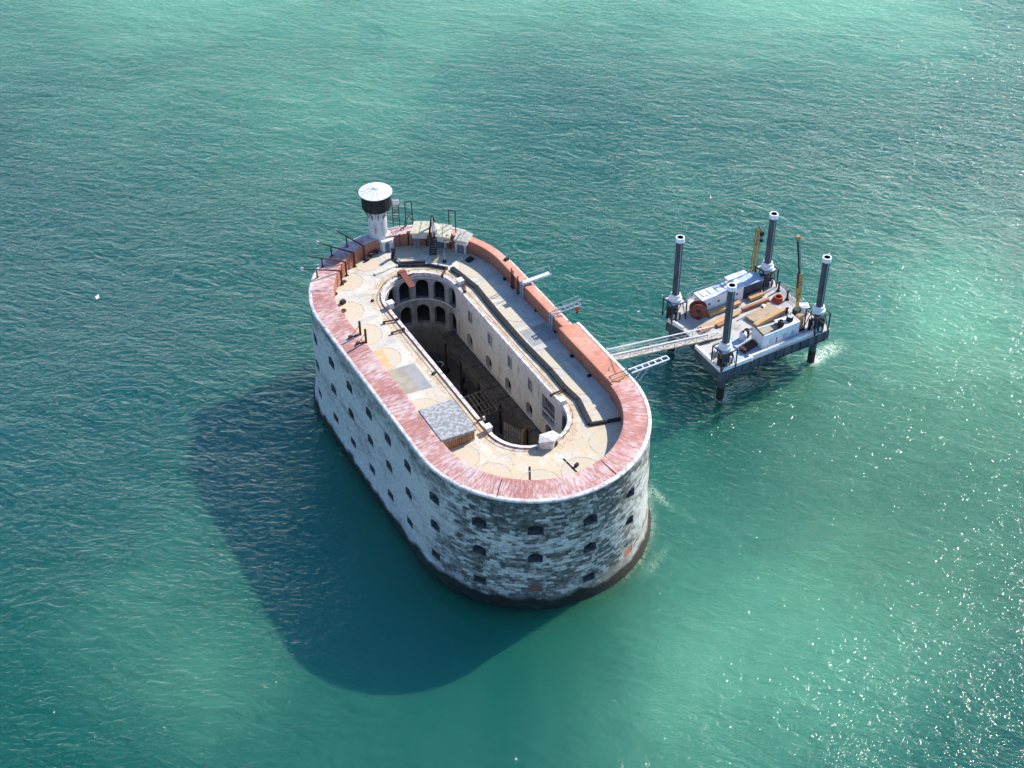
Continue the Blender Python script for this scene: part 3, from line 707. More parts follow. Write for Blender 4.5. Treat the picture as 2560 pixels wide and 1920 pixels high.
lf = upright_frame('ladder_frame', 'rusty ladder frame with white sign panel rising beside the white tower', 3.85, 30.9, 18.1, 22.6, (0.87,-0.48), 0.95, 'rust', False, 0.09)
lr = MB()
for i in range(8): lr.bar((3.44,31.13,18.6+0.5*i),(4.26,30.67,18.6+0.5*i),0.07)
lr.build('rung', 'rust', lf)
MB().box((3.9,30.85,22.45),(0.95,0.12,0.75),-0.5).build('sign_panel', 'cleanwhite', lf)
ap = thing('iron_gantry', 'dark iron a-frame hoist standing between the first two stone roofs', 'hoist', (7.8,26.8,18.1))
g = MB(); g.bar((7.1,26.6,18.2),(7.9,27.0,21.0),0.22).bar((8.6,26.7,18.2),(7.95,27.0,21.0),0.22).bar((7.4,26.7,19.6),(8.4,26.75,19.6),0.16); g.build('leg', 'black', ap)
MB().bar((7.9,27.0,20.9),(7.0,25.2,18.6),0.2).build('boom', 'slab', ap)
# broken iron pieces between the roofs
sc = thing('scrap_ironwork', 'tangle of rusty ironwork between the middle and right stone roofs', 'scrap', (9.4,23.6,18.1))
g = MB()
for i in range(9):
    p = Vector((9.3+random.uniform(-.5,.9), 23.4+random.uniform(-.6,1.2), 18.2)); q = p+Vector((random.uniform(-1,1), random.uniform(-.8,.8), random.uniform(.2,1.4))); g.bar(p, q, random.uniform(.07,.16))
g.build('rusty_bar', 'darksteel', sc)
# ladder and iron stair down to the terrace
ld = thing('ladder', 'wide grey ladder leaning against the brick below the first stone roof', 'ladder', (5.3,27.0,ZD))
for k in (-0.32, 0.32): MB().bar((5.25+k*.87,27.05-k*.5,ZD),(5.55+k*.87,27.6-k*.5,18.9),0.09).build('stile', 'greysteel', ld)
for i in range(9):
    f = (i+.6)/9.5; x, y, z = 5.25+.3*f, 27.05+.55*f, ZD+2.8*f; MB().bar((x-.3,y+.17,z),(x+.3,y-.17,z),0.12,0.06).build('rung', 'greysteel', ld)
st = thing('iron_stair', 'steep dark iron stair running down to the terrace from the stone roofs', 'stair', (6.5,24.2,ZD))
for k in (-0.42, 0.42): MB().bar((6.45+k*.87,24.2-k*.5,ZD),(7.35+k*.87,25.5-k*.5,18.7),0.1,0.3).build('stringer', 'black', st)
for i in range(9):
    f = (i+.5)/9; x, y, z = 6.45+.9*f, 24.2+1.3*f, ZD+2.6*f; MB().box((x,y,z),(0.78,0.26,0.05),-0.52).build('tread', 'trough', st)
g = MB()
for k in (-0.45,0.45): g.bar((6.4+k*.87,24.1-k*.5,ZD+1.0),(7.35+k*.87,25.5-k*.5,19.6),0.06).bar((6.45+k*.87,24.2-k*.5,ZD),(6.4+k*.87,24.1-k*.5,ZD+1.0),0.06)
g.build('handrail', 'darksteel', st)
tag(MB().prism([(6.0,23.5),(6.9,23.2),(6.7,22.2),(5.7,22.5)], ZD-0.02, ZD+0.1).build('stair_footing', 'ochrepatch'), 'tan stone footing slab in front of the iron stair', 'slab')

# ------------------------------------------------------------------ rod booms over the left far parapet
rods = [((-8.5,24.45),(-13.7,25.2),20.2,'lowest'),((-6.95,26.2),(-11.9,27.4),20.4,'second from the left'),((-4.95,27.7),(-9.4,29.6),20.6,'third from the left'),((-2.9,28.6),(-6.0,30.6),21.0,'nearest the white tower')]
desc = ['dark red iron rod boom over the parapet, farthest from the white tower', 'dark red iron rod boom with bare tip, second from the far left of four', 'dark red iron rod boom with pale hooked tip, third of four', 'dark red iron rod boom with two pale rings, nearest the white tower']
for i, ((x,y),(ex,ey),ez,_) in enumerate(rods):
    t = thing('rod_boom', desc[i], 'boom', (x,y,ZD), 'iron rod booms over the left parapet')
    x *= .975; y = 15.6+(y-15.6)*.965; zt = 18.55; nx, ny = (ex-x), (ey-y)
    MB().bar((x,y,ZD),(x,y,zt),0.2).box((x,y,ZD+.06),(0.5,0.4,0.12)).build('post', 'rust', t)
    MB().tube((x,y,zt),(ex,ey,ez),0.13,0.06,8).build('boom', 'rust', t)
    f = 0.62; px, py, pz = x+nx*f, y+ny*f, zt+(ez-zt)*f
    MB().bar((px,py,18.1),(px,py,pz),0.16).bar((px-.3,py-.12,18.15),(px+.3,py+.12,18.15),0.16,0.1).build('support', 'rust', t)
    if i != 1:
        MB().torus((ex+.1,ey,ez-.12),0.2,0.075,12,6,Matrix.Rotation(1.2,3,'X')).build('ring', 'cleanwhite', t)
    if i == 3: MB().torus((ex+.9,ey-.55,ez-.55),0.16,0.05,12,6,Matrix.Rotation(1.2,3,'X')).build('ring', 'greysteel', t)

# ------------------------------------------------------------------ iron figure, benches, troughs, hatches
fg = thing('iron_figure', 'curved black iron stand on the far terrace near the tower porch', 'iron stand', (1.05,26.3,ZD))
pr = [(-.22,0,.0),(-.15,.1,.35),(.1,.25,.9),(.2,.15,1.35),(-.02,.0,1.7),(-.25,-.15,1.75)]
g = MB()
for a, b in zip(pr, pr[1:]): g.bar((1.05+a[0],26.3+a[1],ZD+a[2]),(1.05+b[0],26.3+b[1],ZD+b[2]),0.42,0.38)
g.build('stem', 'black', fg)
MB().bar((1.0,26.1,ZD+.1),(1.25,24.75,ZD+.1),0.6,0.2).build('base_plate', 'black', fg); MB().bar((1.12,25.4,ZD+.22),(1.22,24.9,ZD+.22),0.24,0.08).build('inset', 'greysteel', fg)
b1 = thing('low_bench', 'long dark brown bench against the brick left of the tower porch', 'bench', (-.95,29.45,ZD))
MB().bar((-1.9,28.35,ZD+.55),(-.4,28.75,ZD+.55),0.55,0.12).build('seat', 'rust', b1)
for p in ((-1.75,28.38),(-.55,28.7)): MB().box((p[0],p[1],ZD+.25),(0.12,0.45,0.5),0.4).build('leg', 'black', b1)
tag(MB().box((-2.75,27.7,ZD+.2),(0.32,0.4,0.4),.4).box((-2.42,27.8,ZD+.16),(0.4,0.36,0.32),.4).build('iron_chest', 'black'), 'pair of joined small black iron chests left of the bench', 'chest')
def polytrough(pts, label, w_=0.7, h=0.34, mat='trough'):
    t = thing('cable_trough', label, 'trough', (pts[0][0],pts[0][1],ZD))
    g = MB(); ins = MB()
    for a, b in zip(pts, pts[1:]):
        a_, b_ = Vector(a), Vector(b); d = (b_-a_).normalized(); b2 = b_+d*0.1
        g.bar((*a_, ZD+h/2-0.02),(*b2, ZD+h/2-0.02),w_,h); ins.bar((*a_, ZD+h),(*b2, ZD+h),w_*0.55,0.04)
    g.build('channel', mat, t); ins.build('lid', 'black' if mat == 'trough' else mat, t); return t
polytrough([(7.3,19.75),(8.15,13.9),(7.85,6.5),(7.75,-0.45),(8.0,-7.5),(7.85,-11.4),(8.1,-14.5),(7.0,-19.3)], 'long dark grey cable trough along the right terrace')
polytrough([(10.85,-20.5),(7.0,-19.45)], 'short dark cable trough crossing the terrace near the right end', 0.38, 0.4)
polytrough([(1.25,24.55),(4.55,23.15)], 'dark grey cable trough in front of the iron figure', 0.4, 0.35)
polytrough([(0.7,24.2),(4.7,22.15),(6.65,20.1)], 'angled grey cable trough along the far courtyard edge', 0.3, 0.35)
polytrough([(0.5,24.5),(-3.05,23.95)], 'pale stone gutter left of the iron figure', 0.5, 0.22, 'stonewhite')
hd = [(-10.0,19.98,.75,.6,.5,'dark square box hatch beside the left parapet, with raised lid'),(-11.2,17.2,.35,.35,.3,'tiny dark box on the parapet foot at the left'),(-10.1,22.3,.6,.25,.35,'small rusty box leaning at the far left parapet foot'),(-6.1,18.4,.35,.35,.2,'small black cover on the bare far left terrace'),(-5.8,-.3,.5,.4,.18,'small black cover at the left courtyard edge'),(10.56,20.4,1.1,.8,.3,'large black hatch on the terrace below the right stone roof'),(13.9,15.2,.7,.5,.3,'dark clamp box on top of the thin brick parapet'),(-7.8,24.6,.8,.6,.12,'flat rusty cover by the first rod boom'),(1.5,-25.1,.55,.35,.4,'small dark bracket on the near terrace')]
for x, y, a, b, h, lab in hd:
    zb = 18.2 if abs(x-13.9) < .01 else ZD
    t = thing('hatch', lab, 'hatch', (x,y,zb)); MB().box((x,y,zb+h/2),(a,b,h),0.4).build('frame', 'rust' if 'rusty' in lab else 'black', t)
    MB().box((x,y,zb+h+.02),(a*.6,b*.6,.05),0.4).build('lid', 'trough', t)
ro = thing('mooring_ring', 'small red iron ring lying by the left parapet', 'ring', (-10.65,18.3,ZD)); MB().torus((-10.65,18.3,ZD+.09),0.33,0.09,18,8).build('ring', 'reel', ro); MB().box((-10.65,18.3,ZD+.04),(.3,.3,.08)).build('base_plate', 'rust', ro)
ms = thing('thin_mast', 'thin grey mast on a black foot on the far terrace', 'mast', (7.16,21.87,ZD)); MB().tube((7.16,21.87,ZD),(7.16,21.87,18.2),.05,.03,8).build('pole', 'greysteel', ms); MB().lathe((7.16,21.87),[(.01,ZD),(.32,ZD),(.28,ZD+.22),(.01,ZD+.25)],14).build('foot', 'black', ms)
for i, (x, y, lab) in enumerate(((6.55,15.7,'white stone pier at the far right corner of the courtyard'),(-4.5,15.8,'white stone pier at the far left corner of the courtyard'),(5.85,-14.1,'white stone pier at the near right corner of the courtyard'),(-5.0,-14.0,'white stone pier at the near left corner of the courtyard'))):
    t = thing('stone_pier', lab, 'pier', (x,y,ZD), 'white stone piers at the courtyard corners')
    MB().box((x,y,ZD+.42),(.75,.8,.84)).build('block', 'stonewhite', t); MB().box((x,y,ZD+.9),(.9,.95,.14)).build('cap', 'cleanwhite', t)
pb = thing('plank_beam', 'broad rusty plank beam jutting over the far courtyard edge', 'beam', (0.3,21.9,ZD))
MB().bar((0.35,22.4,ZD+.55),(0.15,18.2,ZD+.3),0.95,0.16).build('plank', 'reel', pb); MB().box((0.3,22.0,ZD+.3),(1.2,.7,.6),.1).build('mount', 'rust', pb); MB().bar((-.9,21.0,ZD+.25),(1.9,21.2,ZD+.25),.14).build('crossbar', 'black', pb)
for (p, q, lab) in (((6.6,20.05),(5.1,18.6),'rusty iron bracket at the far right courtyard edge'),((5.45,-12.03),(7.6,-11.95),'rusty iron bar from the right courtyard rim to the cable trough'),((-5.75,-11.85),(-4.4,-11.75),'short rusty bar with white knob by the grey shed'),((-6.95,12.85),(-5.0,12.5),'rusty bar lying at the left courtyard edge, the farther of two'),((-7.0,10.15),(-5.25,10.05),'rusty bar lying at the left courtyard edge, the nearer of two'),((7.1,15.3),(6.2,13.6),'tangled rusty bar at the far right courtyard edge')):
    t = thing('rusty_bar', lab, 'iron bar', (*p, ZD)); MB().bar((*p,ZD+.3),(*q,ZD+.3),.2,.16).build('bar', 'rust', t)
    MB().box((q[0],q[1],ZD+.25),(.3,.3,.5)).box((p[0],p[1],ZD+.2),(.25,.25,.4)).build('mount', 'stonewhite' if 'knob' in lab else 'rust', t)
for x, y, x2, y2, lab in ((-10.95,11.85,-13.3,9.75,'rusty iron post with braces on the left parapet, the farther of two'),(-11.0,9.9,-13.0,8.0,'rusty iron post with braces on the left parapet, the nearer of two')):
    t = thing('braced_post', lab, 'post', (x,y,ZD), 'braced iron posts on the left parapet')
    MB().bar((x-.9,y-2.2,18.2),(x-.9,y-2.2,20.55),0.24).build('post', 'rust', t)
    MB().bar((x-.9,y-2.2,19.9),(x2,y2,18.25),0.06).bar((x-.9,y-2.2,18.7),(x2,y2,18.25),0.06).build('brace', 'rust', t)
    MB().box((x2,y2,18.4),(.45,.4,.3),.3).bar((x2,y2,18.3),(x-.9,y-2.2,18.36),.14).build('anchor', 'rust', t)
# thin rusty hand rail along the courtyard rim (near end) and weeds of iron on the right edge
hr = MB(); cr = court(0.62, 40)
for i in range(len(cr)):
    p, q = cr[i], cr[(i+1) % len(cr)]
    if p[1] < -12 or p[0] > 4 or p[1] > 16:
        hr.bar((*p, ZD+.34),(*q, ZD+.34),.05); 
        if i % 3 == 0: hr.bar((*p, ZD-.03),(*p, ZD+.38),.06)
tag(hr.build('rim_rail', 'rust'), 'low rusty rail following the courtyard rim', 'rail')

# ------------------------------------------------------------------ gantries over the right parapet
def gantry(y, label, plank, cx=12.75, L=4.6):
    t = thing('hoist_gantry', label, 'gantry', (cx,y,ZD), 'steel gantries over the right parapet')
    for dy in (-.3,.3): MB().bar((cx-.02,y+dy,ZD),(cx-.02,y+dy,18.65),0.2).build('column', 'greysteel', t)
    for dy in (-.38,.38): MB().bar((cx-.15,y+dy,18.65),(cx+L,y+dy,18.75),0.12,0.16).build('beam', 'greysteel', t)
    g = MB()
    for i in range(7): x = cx+L*i/6.2; g.bar((x,y-.38,18.72),(x,y+.38,18.72),.08)
    g.build('cross_tie', 'greysteel', t)
    if plank: MB().bar((cx+.2,y,18.82),(cx+L-.2,y,18.9),0.62,0.06).build('walkway', 'cleanwhite', t)
    g = MB()
    for dy in ((.45,) if plank else (.4,-.4)):
        g.bar((cx+.9,y+dy,19.6),(cx+L,y+dy,19.75),.07)
        for i in range(4): x = cx+.9+(L-.9)*i/3; g.bar((x,y+dy,18.7),(x,y+dy,19.65),.06)
    g.bar((cx+L,y+.45,19.75),(cx+L,y-.3,18.75),.07); g.build('handrail', 'jib', t)
    return t
g1 = gantry(8.6, 'steel gantry with a white plank walkway over the right parapet', True)
g2 = gantry(0.45, 'steel gantry carrying an orange pulley over the right parapet', False)
pu = thing('hoist_pulley', 'orange pulley block hanging from the end of the steel gantry', 'pulley', (17.0,.5,17.2))
MB().tube((17.0,.35,17.9),(17.0,.65,17.9),.36,.36,16).build('sheave', 'orange', pu); MB().bar((17.0,.5,18.6),(17.0,.5,17.9),.05).build('cable', 'black', pu); MB().bar((17.0,.5,17.6),(17.0,.5,17.1),.22).build('hook_block', 'black', pu)
for i, (y, lab) in enumerate(((11.6,'rusty iron pole standing against the thin brick parapet, farthest of three'),(11.15,'rusty iron pole standing against the thin brick parapet, middle of three'),(9.75,'rusty iron pole against the brick next to the plank gantry'))):
    t = thing('iron_pole', lab, 'pole', (12.7,y,ZD), 'iron poles against the right parapet'); MB().bar((12.72,y,ZD),(12.72,y,19.4-.1*i),.12).build('shaft', 'rust', t); MB().box((12.72,y,ZD+.08),(.3,.3,.16)).build('foot', 'rust', t)
# ------------------------------------------------------------------ outrigger frame on the right parapet
og = thing('outrigger_frame', 'white ladder-like steel outrigger jutting from the right parapet', 'outrigger', (15.5,-15.1,18.3))
for y in (-14.75,-15.55): MB().bar((15.6,y,18.45),(21.6,y+.05,18.35),.13,.16).build('beam', 'cleanwhite', og); MB().bar((12.6,y-.05,18.55),(15.6,y,18.5),.07).build('tail', 'rust', og)
for i in range(6): x = 16.6+i*1.0; MB().bar((x,-14.75,18.42),(x,-15.55,18.42),.11).build('rung', 'cleanwhite', og)
g = MB().bar((12.6,-14.8,18.55),(12.5,-15.6,18.55),.08).bar((13.4,-15.9,18.3),(15.4,-15.5,18.5),.06).bar((12.5,-15.6,18.4),(13.6,-16.2,18.25),.06); g.build('brace', 'rust', og)
for y in (-14.8,-15.5): MB().bar((18.4,y,18.35),(15.75,y-.2,15.6),.09).build('strut', 'greysteel', og)
# red cables lying on the near parapet stretch
cb = MB()
for ctl in ([(15.0,-11.2),(14.6,-12.6),(14.2,-13.6),(13.9,-14.6)],[(14.6,-12.6),(13.9,-12.9),(13.3,-13.7)]):
    P_ = [Vector(p) for p in ctl]; fine = []
    for i in range(len(P_)-1):
        p0, p1, p2, p3 = P_[max(i-1,0)], P_[i], P_[i+1], P_[min(i+2,len(P_)-1)]
        for t in (0,.25,.5,.75): fine.append(.5*((2*p1)+(p2-p0)*t+(2*p0-5*p1+4*p2-p3)*t*t+(3*p1-p0-3*p2+p3)*t**3))
    zz = lambda p: 18.36-.08*max(0,p.x-13)
    for a, b in zip(fine, fine[1:]): cb.tube((*a,zz(a)),(*b,zz(b)),.035,.035,6)
tag(cb.build('loose_cable', 'timber_red'), 'red cables lying across the right parapet by the outrigger', 'cable')

# ------------------------------------------------------------------ things in the courtyard
wk = thing('timber_gallery', 'long dark slatted timber gallery along the right courtyard wall', 'walkway', (5.0,0,ZF))
slz = 7.3
for i in range(9):
    x = 3.35+i*0.285; y0 = 1.5 if x < 3.5 else -1.2 if x < 3.9 else -4.0 if x < 4.3 else -10.0 if x < 4.7 else -15.6; MB().bar((x,y0,slz),(x,16.9,slz),.13,.14).build('slat', 'gallerywood', wk)
g = MB()
for y in np.arange(-13.5,16.3,2.7): x0 = 3.3 if y > 1.5 else 3.95 if y > -4 else 4.35 if y > -10 else 4.8; g.bar((x0,y,slz-.2),(5.75,y,slz-.2),.1,.2)
g.build('joist', 'darkwood', wk)
for x, y in ((5.0,-11.5),(4.5,-7.4),(3.9,-0.8),(3.4,4.6),(3.4,10.2),(3.4,15.0)): MB().bar((x,y,ZF),(x,y,slz-.1),.24).build('post', 'darkwood', wk)
MB().bar((3.25,1.5,slz+1.0),(3.25,16.9,slz+1.0),.07).build('handrail', 'darksteel', wk)
cg = thing('timber_bridge', 'dark slatted timber bridge crossing the courtyard from the gallery', 'bridge', (0.5,1.4,ZF))
for i in range(9): x = -1.6+i*.62; MB().bar((x,-1.0,6.25),(x+.3,3.8,6.25),.13,.12).build('slat', 'oldwood', cg)
for y in (-1.0,1.5,3.8): MB().bar((-4.7,y,6.05),(4.2,y,6.05),.18,.24).build('beam', 'oldwood', cg)
for p in ((-3.6,-1.0),(-3.6,3.8),(1.0,-1.0),(1.0,3.8)): MB().bar((*p,ZF),(*p,6.0),.22).build('post', 'darkwood', cg)
MB().bar((-4.7,-1.05,7.1),(4.2,-1.05,7.1),.07).build('handrail', 'oldwood', cg)
for x, y, lab in ((2.4,7.6,'dark lamp post in the courtyard nearest the far arcade'),(1.6,5.3,'dark lamp post in the middle of the courtyard floor')):
    t = thing('courtyard_post', lab, 'post', (x,y,ZF), 'dark posts on the courtyard floor'); MB().bar((x,y,ZF),(x,y,6.4),.2).build('post', 'black', t); MB().box((x,y,5.9),(.5,.4,.9)).build('head', 'black', t); MB().box((x,y,ZF+.1),(.7,.7,.2)).build('foot', 'black', t)
cgE = thing('barred_cage', 'tall timber cage with pale vertical bars at the near end of the courtyard', 'cage', (4.4,-3.8,ZF))
ca, cb_ = Vector((3.75,-2.2)), Vector((4.85,-5.35))
for i in range(11): p = ca.lerp(cb_, i/10.5); MB().bar((*p,ZF),(*p,4.9),.11).build('bar', 'stonewhite', cgE)
for z in (ZF+.15, 3.1, 4.95): MB().bar((*ca,z),(*cb_,z),.14).build('rail', 'oldwood', cgE)
MB().bar((*ca,4.95),(5.6,-1.6,4.95),.12).build('top_rail', 'oldwood', cgE)
MB().bar((4.95,-5.6,ZF),(4.95,-5.6,5.4),.36).build('corner_post', 'timber', cgE)
ss = thing('stone_stair', 'narrow stone stair with metal handrail climbing the near right courtyard wall', 'stair', (4.8,-15.5,ZF))
for i in range(14):
    f = i/14; a = R(8+48*f); r = 4.55; x, y = CX+r*math.cos(a), CY-CS-r*math.sin(a)*0.9-1.0*(1-f)+.6; z = 10.3-5.6*f
    MB().box((x,y,z-.15),(1.3,.36,.32),-a).build('step', 'slabgrey', ss)
g = MB(); 
for i in range(7):
    f0, f1 = i/7, (i+1)/7; pp = []
    for f in (f0, f1): a = R(8+48*f); r = 3.95; pp.append((CX+r*math.cos(a), CY-CS-r*math.sin(a)*.9-1.0*(1-f)+.6, 11.2-5.6*f))
    g.bar(pp[0], pp[1], .07); g.bar(pp[0], (pp[0][0], pp[0][1], pp[0][2]-.9), .06)
g.build('handrail', 'greysteel', ss)
wr = thing('white_ring', 'white ring with a dark centre on the courtyard floor', 'ring', (3.3,18.0,ZF)); MB().torus((3.4,17.2,ZF+.12),.5,.13,20,8).build('ring', 'cleanwhite', wr); MB().lathe((3.4,17.2),[(.01,ZF+.02),(.38,ZF+.02),(.36,ZF+.1),(.01,ZF+.12)],16).build('centre', 'dark', wr)
cl = thing('clutter_stack', 'dark heap of crates on the shaded courtyard floor below the arcade', 'crates', (2.4,15.6,ZF))
for (x,y,a,b,h,r_) in ((2.1,15.5,1.1,.8,.8,.2),(3.3,15.1,.9,.9,.6,.5),(2.6,16.4,.8,.6,1.1,.1)): MB().box((x,y,ZF+h/2),(a,b,h),r_).build('crate', 'darkwood', cl)

# ------------------------------------------------------------------ footbridge to the barge
fb = thing('footbridge', 'long pale lattice footbridge between the fort wall and the jack-up barge', 'footbridge', (26,0.2,6.3))
P0, P1 = Vector((15.3,1.95)), Vector((39.6,-2.3)); dv = (P1-P0).normalized(); nv = Vector((-dv.y, dv.x)); LB = (P1-P0).length
zf_ = lambda s: 6.35+0.25*(1-s/LB)
def bp_(s, o, z): p = P0+dv*s+nv*o; return (p.x, p.y, zf_(s)+z)
MB().bar(bp_(0,0,0), bp_(LB,0,0), 1.35, .12).build('walkway', 'cargrey', fb)
for sd_ in (-.72,.72):
    MB().bar(bp_(0,sd_,1.15), bp_(LB,sd_,1.15), .13).build('top_chord', 'cleanwhite', fb)
    MB().bar(bp_(0,sd_,-.02), bp_(LB,sd_,-.02), .12,.2).build('bottom_chord', 'cargrey', fb)
    g = MB(); n = 14
    for i in range(n):
        a, b = LB*i/n, LB*(i+1)/n; g.bar(bp_(a,sd_,0 if i % 2 else 1.1), bp_(b,sd_,1.1 if i % 2 else 0), .06); g.bar(bp_(a,sd_,0), bp_(a,sd_,1.1), .05)
    g.build('lattice', 'greysteel', fb)
    g = MB().bar(bp_(0,sd_*.97,.55), bp_(LB,sd_*.97,.55), .045); g.build('mid_rail', 'greysteel', fb)

# ------------------------------------------------------------------ jack-up barge
ZB = 6.2
bg_ = thing('jack_up_barge', 'grey jack-up work barge with four tall dark legs beside the fort', 'barge', (45.3,-1.5,3.2))
hull = [(35.3,-9.55),(55.5,-9.4),(55.6,6.4),(53.6,7.6),(41.5,7.6),(36.2,5.9),(35.2,4.6),(36.1,1.2),(36.1,-2.9),(35.3,-3.1)]
MB().prism([(45.4+(x-45.4)*.985, -1.0+(y+1.0)*.985) for x, y in hull], [4.25]*10, [6.05]*10).build('hull', 'steel_blue', bg_)
MB().prism([(45.3+(x-45.3)*.994, -1.2+(y+1.2)*.994) for x, y in hull], 6.0, ZB).build('deck', 'bargedeck', bg_)
for a, b in (((35.35,-9.5),(40.6,-9.5)),((35.35,-3.2),(35.35,-9.5)),((40.6,-9.15),(53.0,-9.05)),((36.15,1.2),(35.5,4.2))): MB().bar((*a,ZB+.28),(*b,ZB+.28),.3,.62).build('bulwark', 'cleanwhite', bg_)
MB().box((40.78,-9.3,ZB+.28),(.3,.8,.63)).build('bulwark', 'cleanwhite', bg_)
g = MB()
for x in np.arange(36.5,55,1.5): g.box((x,-9.46,5.15),(.12,.12,1.7))
for z in (4.45,): g.box((45.5,-9.43,z),(19.4,.1,.1))
g.build('rubbing_strip', 'steel_blue', bg_)
MB().prism([(36.2,-2.6),(38.0,-2.8),(41.2,-3.2),(41.2,-3.45),(36.2,-3.05)], ZB+.004, ZB+.02).build('deck_gap', 'black', bg_)
MB().prism([(41.0,-8.95),(43.4,-8.8),(43.6,-5.2),(41.6,-3.6),(38.2,-8.6)], ZB+.004, ZB+.018).build('deck_shade_patch', 'paleblue', bg_)  # pale blue sheet painting the shade on the deck
legs = [(36.75,4.57,20.75,'left'),(53.53,4.35,19.4,'far'),(36.55,-8.5,20.6,'front'),(53.5,-8.3,19.3,'right')]
for x, y, zt, nm in legs:
    lg = MB().lathe((x,y), [(.01,-6),(.55,-6),(.55,zt-.75),(.01,zt-.75)], 20).build('leg', 'leg', bg_)
    MB().lathe((x,y), [(.57,zt-.72),(.66,zt-.7),(.66,zt),(.47,zt),(.47,zt-.5),(.01,zt-.5)], 20).build('top_band', 'cleanwhite', lg)
    MB().lathe((x,y), [(.01,zt-.48),(.455,zt-.48),(.455,zt-.02),(.44,zt-.02),(.44,zt-.4),(.01,zt-.4)], 20).build('top_opening', 'black', lg)
    MB().lathe((x,y), [(.565,-6),(.575,1.4),(.565,2.3)], 20).build('splash_zone', 'black', lg)
    g = MB()
    for i in range(10): g.box((x+.5,y+.3,10.9+i*.85),(.12,.12,.28))
    g.build('pin_hole', 'greysteel' if nm == 'far' else 'darksteel', lg)
    MB().box((x-.1,y-.53,(zt+10)/2),(.1,.1,zt-11.5)).build('cable_run', 'jib', lg)
    jf = MB()
    for i in (-1,1):
        for j in (-1,1): jf.bar((x+i*1.25,y+j*1.25,ZB),(x+i*1.25,y+j*1.25,9.5),.15)
        jf.bar((x-1.25,y+i*1.25,9.5),(x+1.25,y+i*1.25,9.5),.15).bar((x+i*1.25,y-1.25,9.5),(x+i*1.25,y+1.25,9.5),.15)
        jf.bar((x+i*1.25,y-1.25,ZB),(x+i*1.25,y+.2,9.4),.09).bar((x-1.25,y+i*1.25,ZB),(x+.2,y+i*1.25,9.4),.09)
    fo = jf.build('jacking_frame', 'darksteel', bg_)
    MB().lathe((x,y), [(.6,9.5),(.98,9.55),(.98,9.95),(.8,10.1),(.76,10.6),(.6,10.65),(.6,9.5)], 16).build('jack_collar', 'cleanwhite', fo)
    if nm != 'right':
        MB().prism([(x-1.15,y-1.15),(x+1.15,y-1.15),(x+1.15,y+1.15),(x-1.15,y+1.15)], 9.3, 9.42).build('frame_platform', 'white', fo)
    for i in range(9):
        a = random.uniform(0,6.28); r_ = random.uniform(.75,1.1); hh = random.uniform(.6,2.2)
        MB().box((x+r_*math.cos(a), y+r_*math.sin(a), ZB+hh/2), (random.uniform(.25,.55),random.uniform(.25,.55),hh), a).build('jacking_unit', ('black','darksteel','rust')[i % 3], fo)
    for i in range(3):
        a = random.uniform(3.4,6.1); MB().tube((x+1.0*math.cos(a),y+1.0*math.sin(a),ZB+.3),(x+1.0*math.cos(a),y+1.0*math.sin(a),ZB+random.uniform(1.,2.2)),.13,.13,8).build('hydraulic_cylinder', 'white', fo)
def railing(pts, z, h=1.1, step=1.4, mat='jib', parent=bg_, mesh=True):
    g = MB()
    for a, b in zip(pts, pts[1:]):
        a_, b_ = Vector(a), Vector(b); L = (b_-a_).length; n = max(1, int(L/step))
        for zz in (h, h*.55, h*.28): g.bar((*a_, z+zz),(*b_, z+zz),.06)
        for i in range(n+1): p = a_.lerp(b_, i/n); g.bar((*p, z),(*p, z+h),.06)
        if mesh:
            for i in range(int(L/.32)): p = a_.lerp(b_, i*.32/L); g.bar((*p, z),(*p, z+h),.025)
    return g.build('railing', mat, parent)
railing([(40.8,7.0),(42.0,7.45),(51.6,7.45)], ZB)
railing([(55.4,3.0),(55.3,-4.2)], ZB, 1.1)
railing([(44.0,-9.1),(53.0,-9.0)], ZB+.1, .7, 2, mesh=False, mat='greysteel')
MB().bar((42.0,6.1,ZB+.05),(51.5,6.1,ZB+.05),2.2,.08).build('side_walkway', 'white', bg_)

cb1 = thing('white_cabin', 'long white cabin with plank roof along the far side of the barge', 'cabin', (44.4,3.6,ZB))
MB().box((44.4,3.95,ZB+1.35),(7.6,2.1,2.7),-.0).build('body', 'cleanwhite', cb1)
MB().box((44.4,3.95,ZB+2.76),(7.9,2.35,.12)).build('roof', 'white', cb1)
g = MB()
for i in range(5): g.box((41.6+i*1.35,4.2,ZB+2.86),(.9,1.3,.08))
g.build('roof_panel', 'white', cb1)
for x in (41.9,43.6,47.0): MB().box((x,2.89,ZB+1.6),(.4,.04,.4)).build('window', 'shutter', cb1)
MB().box((45.4,2.89,ZB+1.0),(.8,.05,1.9)).build('door', 'paleblue', cb1)
cb2 = thing('navy_container', 'navy container with pale blue roof beside the far leg of the barge', 'container', (50.3,4.2,ZB))
MB().box((50.2,4.2,ZB+1.2),(3.4,2.2,2.4)).build('body', 'navy', cb2); MB().box((50.2,4.2,ZB+2.46),(3.6,2.5,.14)).build('roof', 'paleblue', cb2)
MB().box((49.6,6.4,ZB+.9),(3.8,1.8,1.8)).build('annex', 'white', cb2)
g = MB()
for i in range(9): g.box((48.7+i*.37,3.07,ZB+1.2),(.08,.05,2.2))
g.build('corrugation', 'navy', cb2)
cn = thing('open_deckhouse', 'white open-topped deckhouse at the near right side of the barge', 'deckhouse', (46.8,-6.9,ZB))
dh = [(43.55,-8.35),(50.3,-8.1),(50.35,-6.0),(43.75,-5.55)]
for a, b, zz in ((0,1,2.55),(1,2,2.55),(3,0,2.55),(2,3,1.8)):
    MB().bar((*dh[a],ZB+zz/2),(*dh[b],ZB+zz/2),.16,zz).build('wall', 'cleanwhite', cn)
MB().bar((*dh[3],ZB+2.6),(*dh[0],ZB+2.6),.2,.14).build('end_beam', 'darkwood', cn)
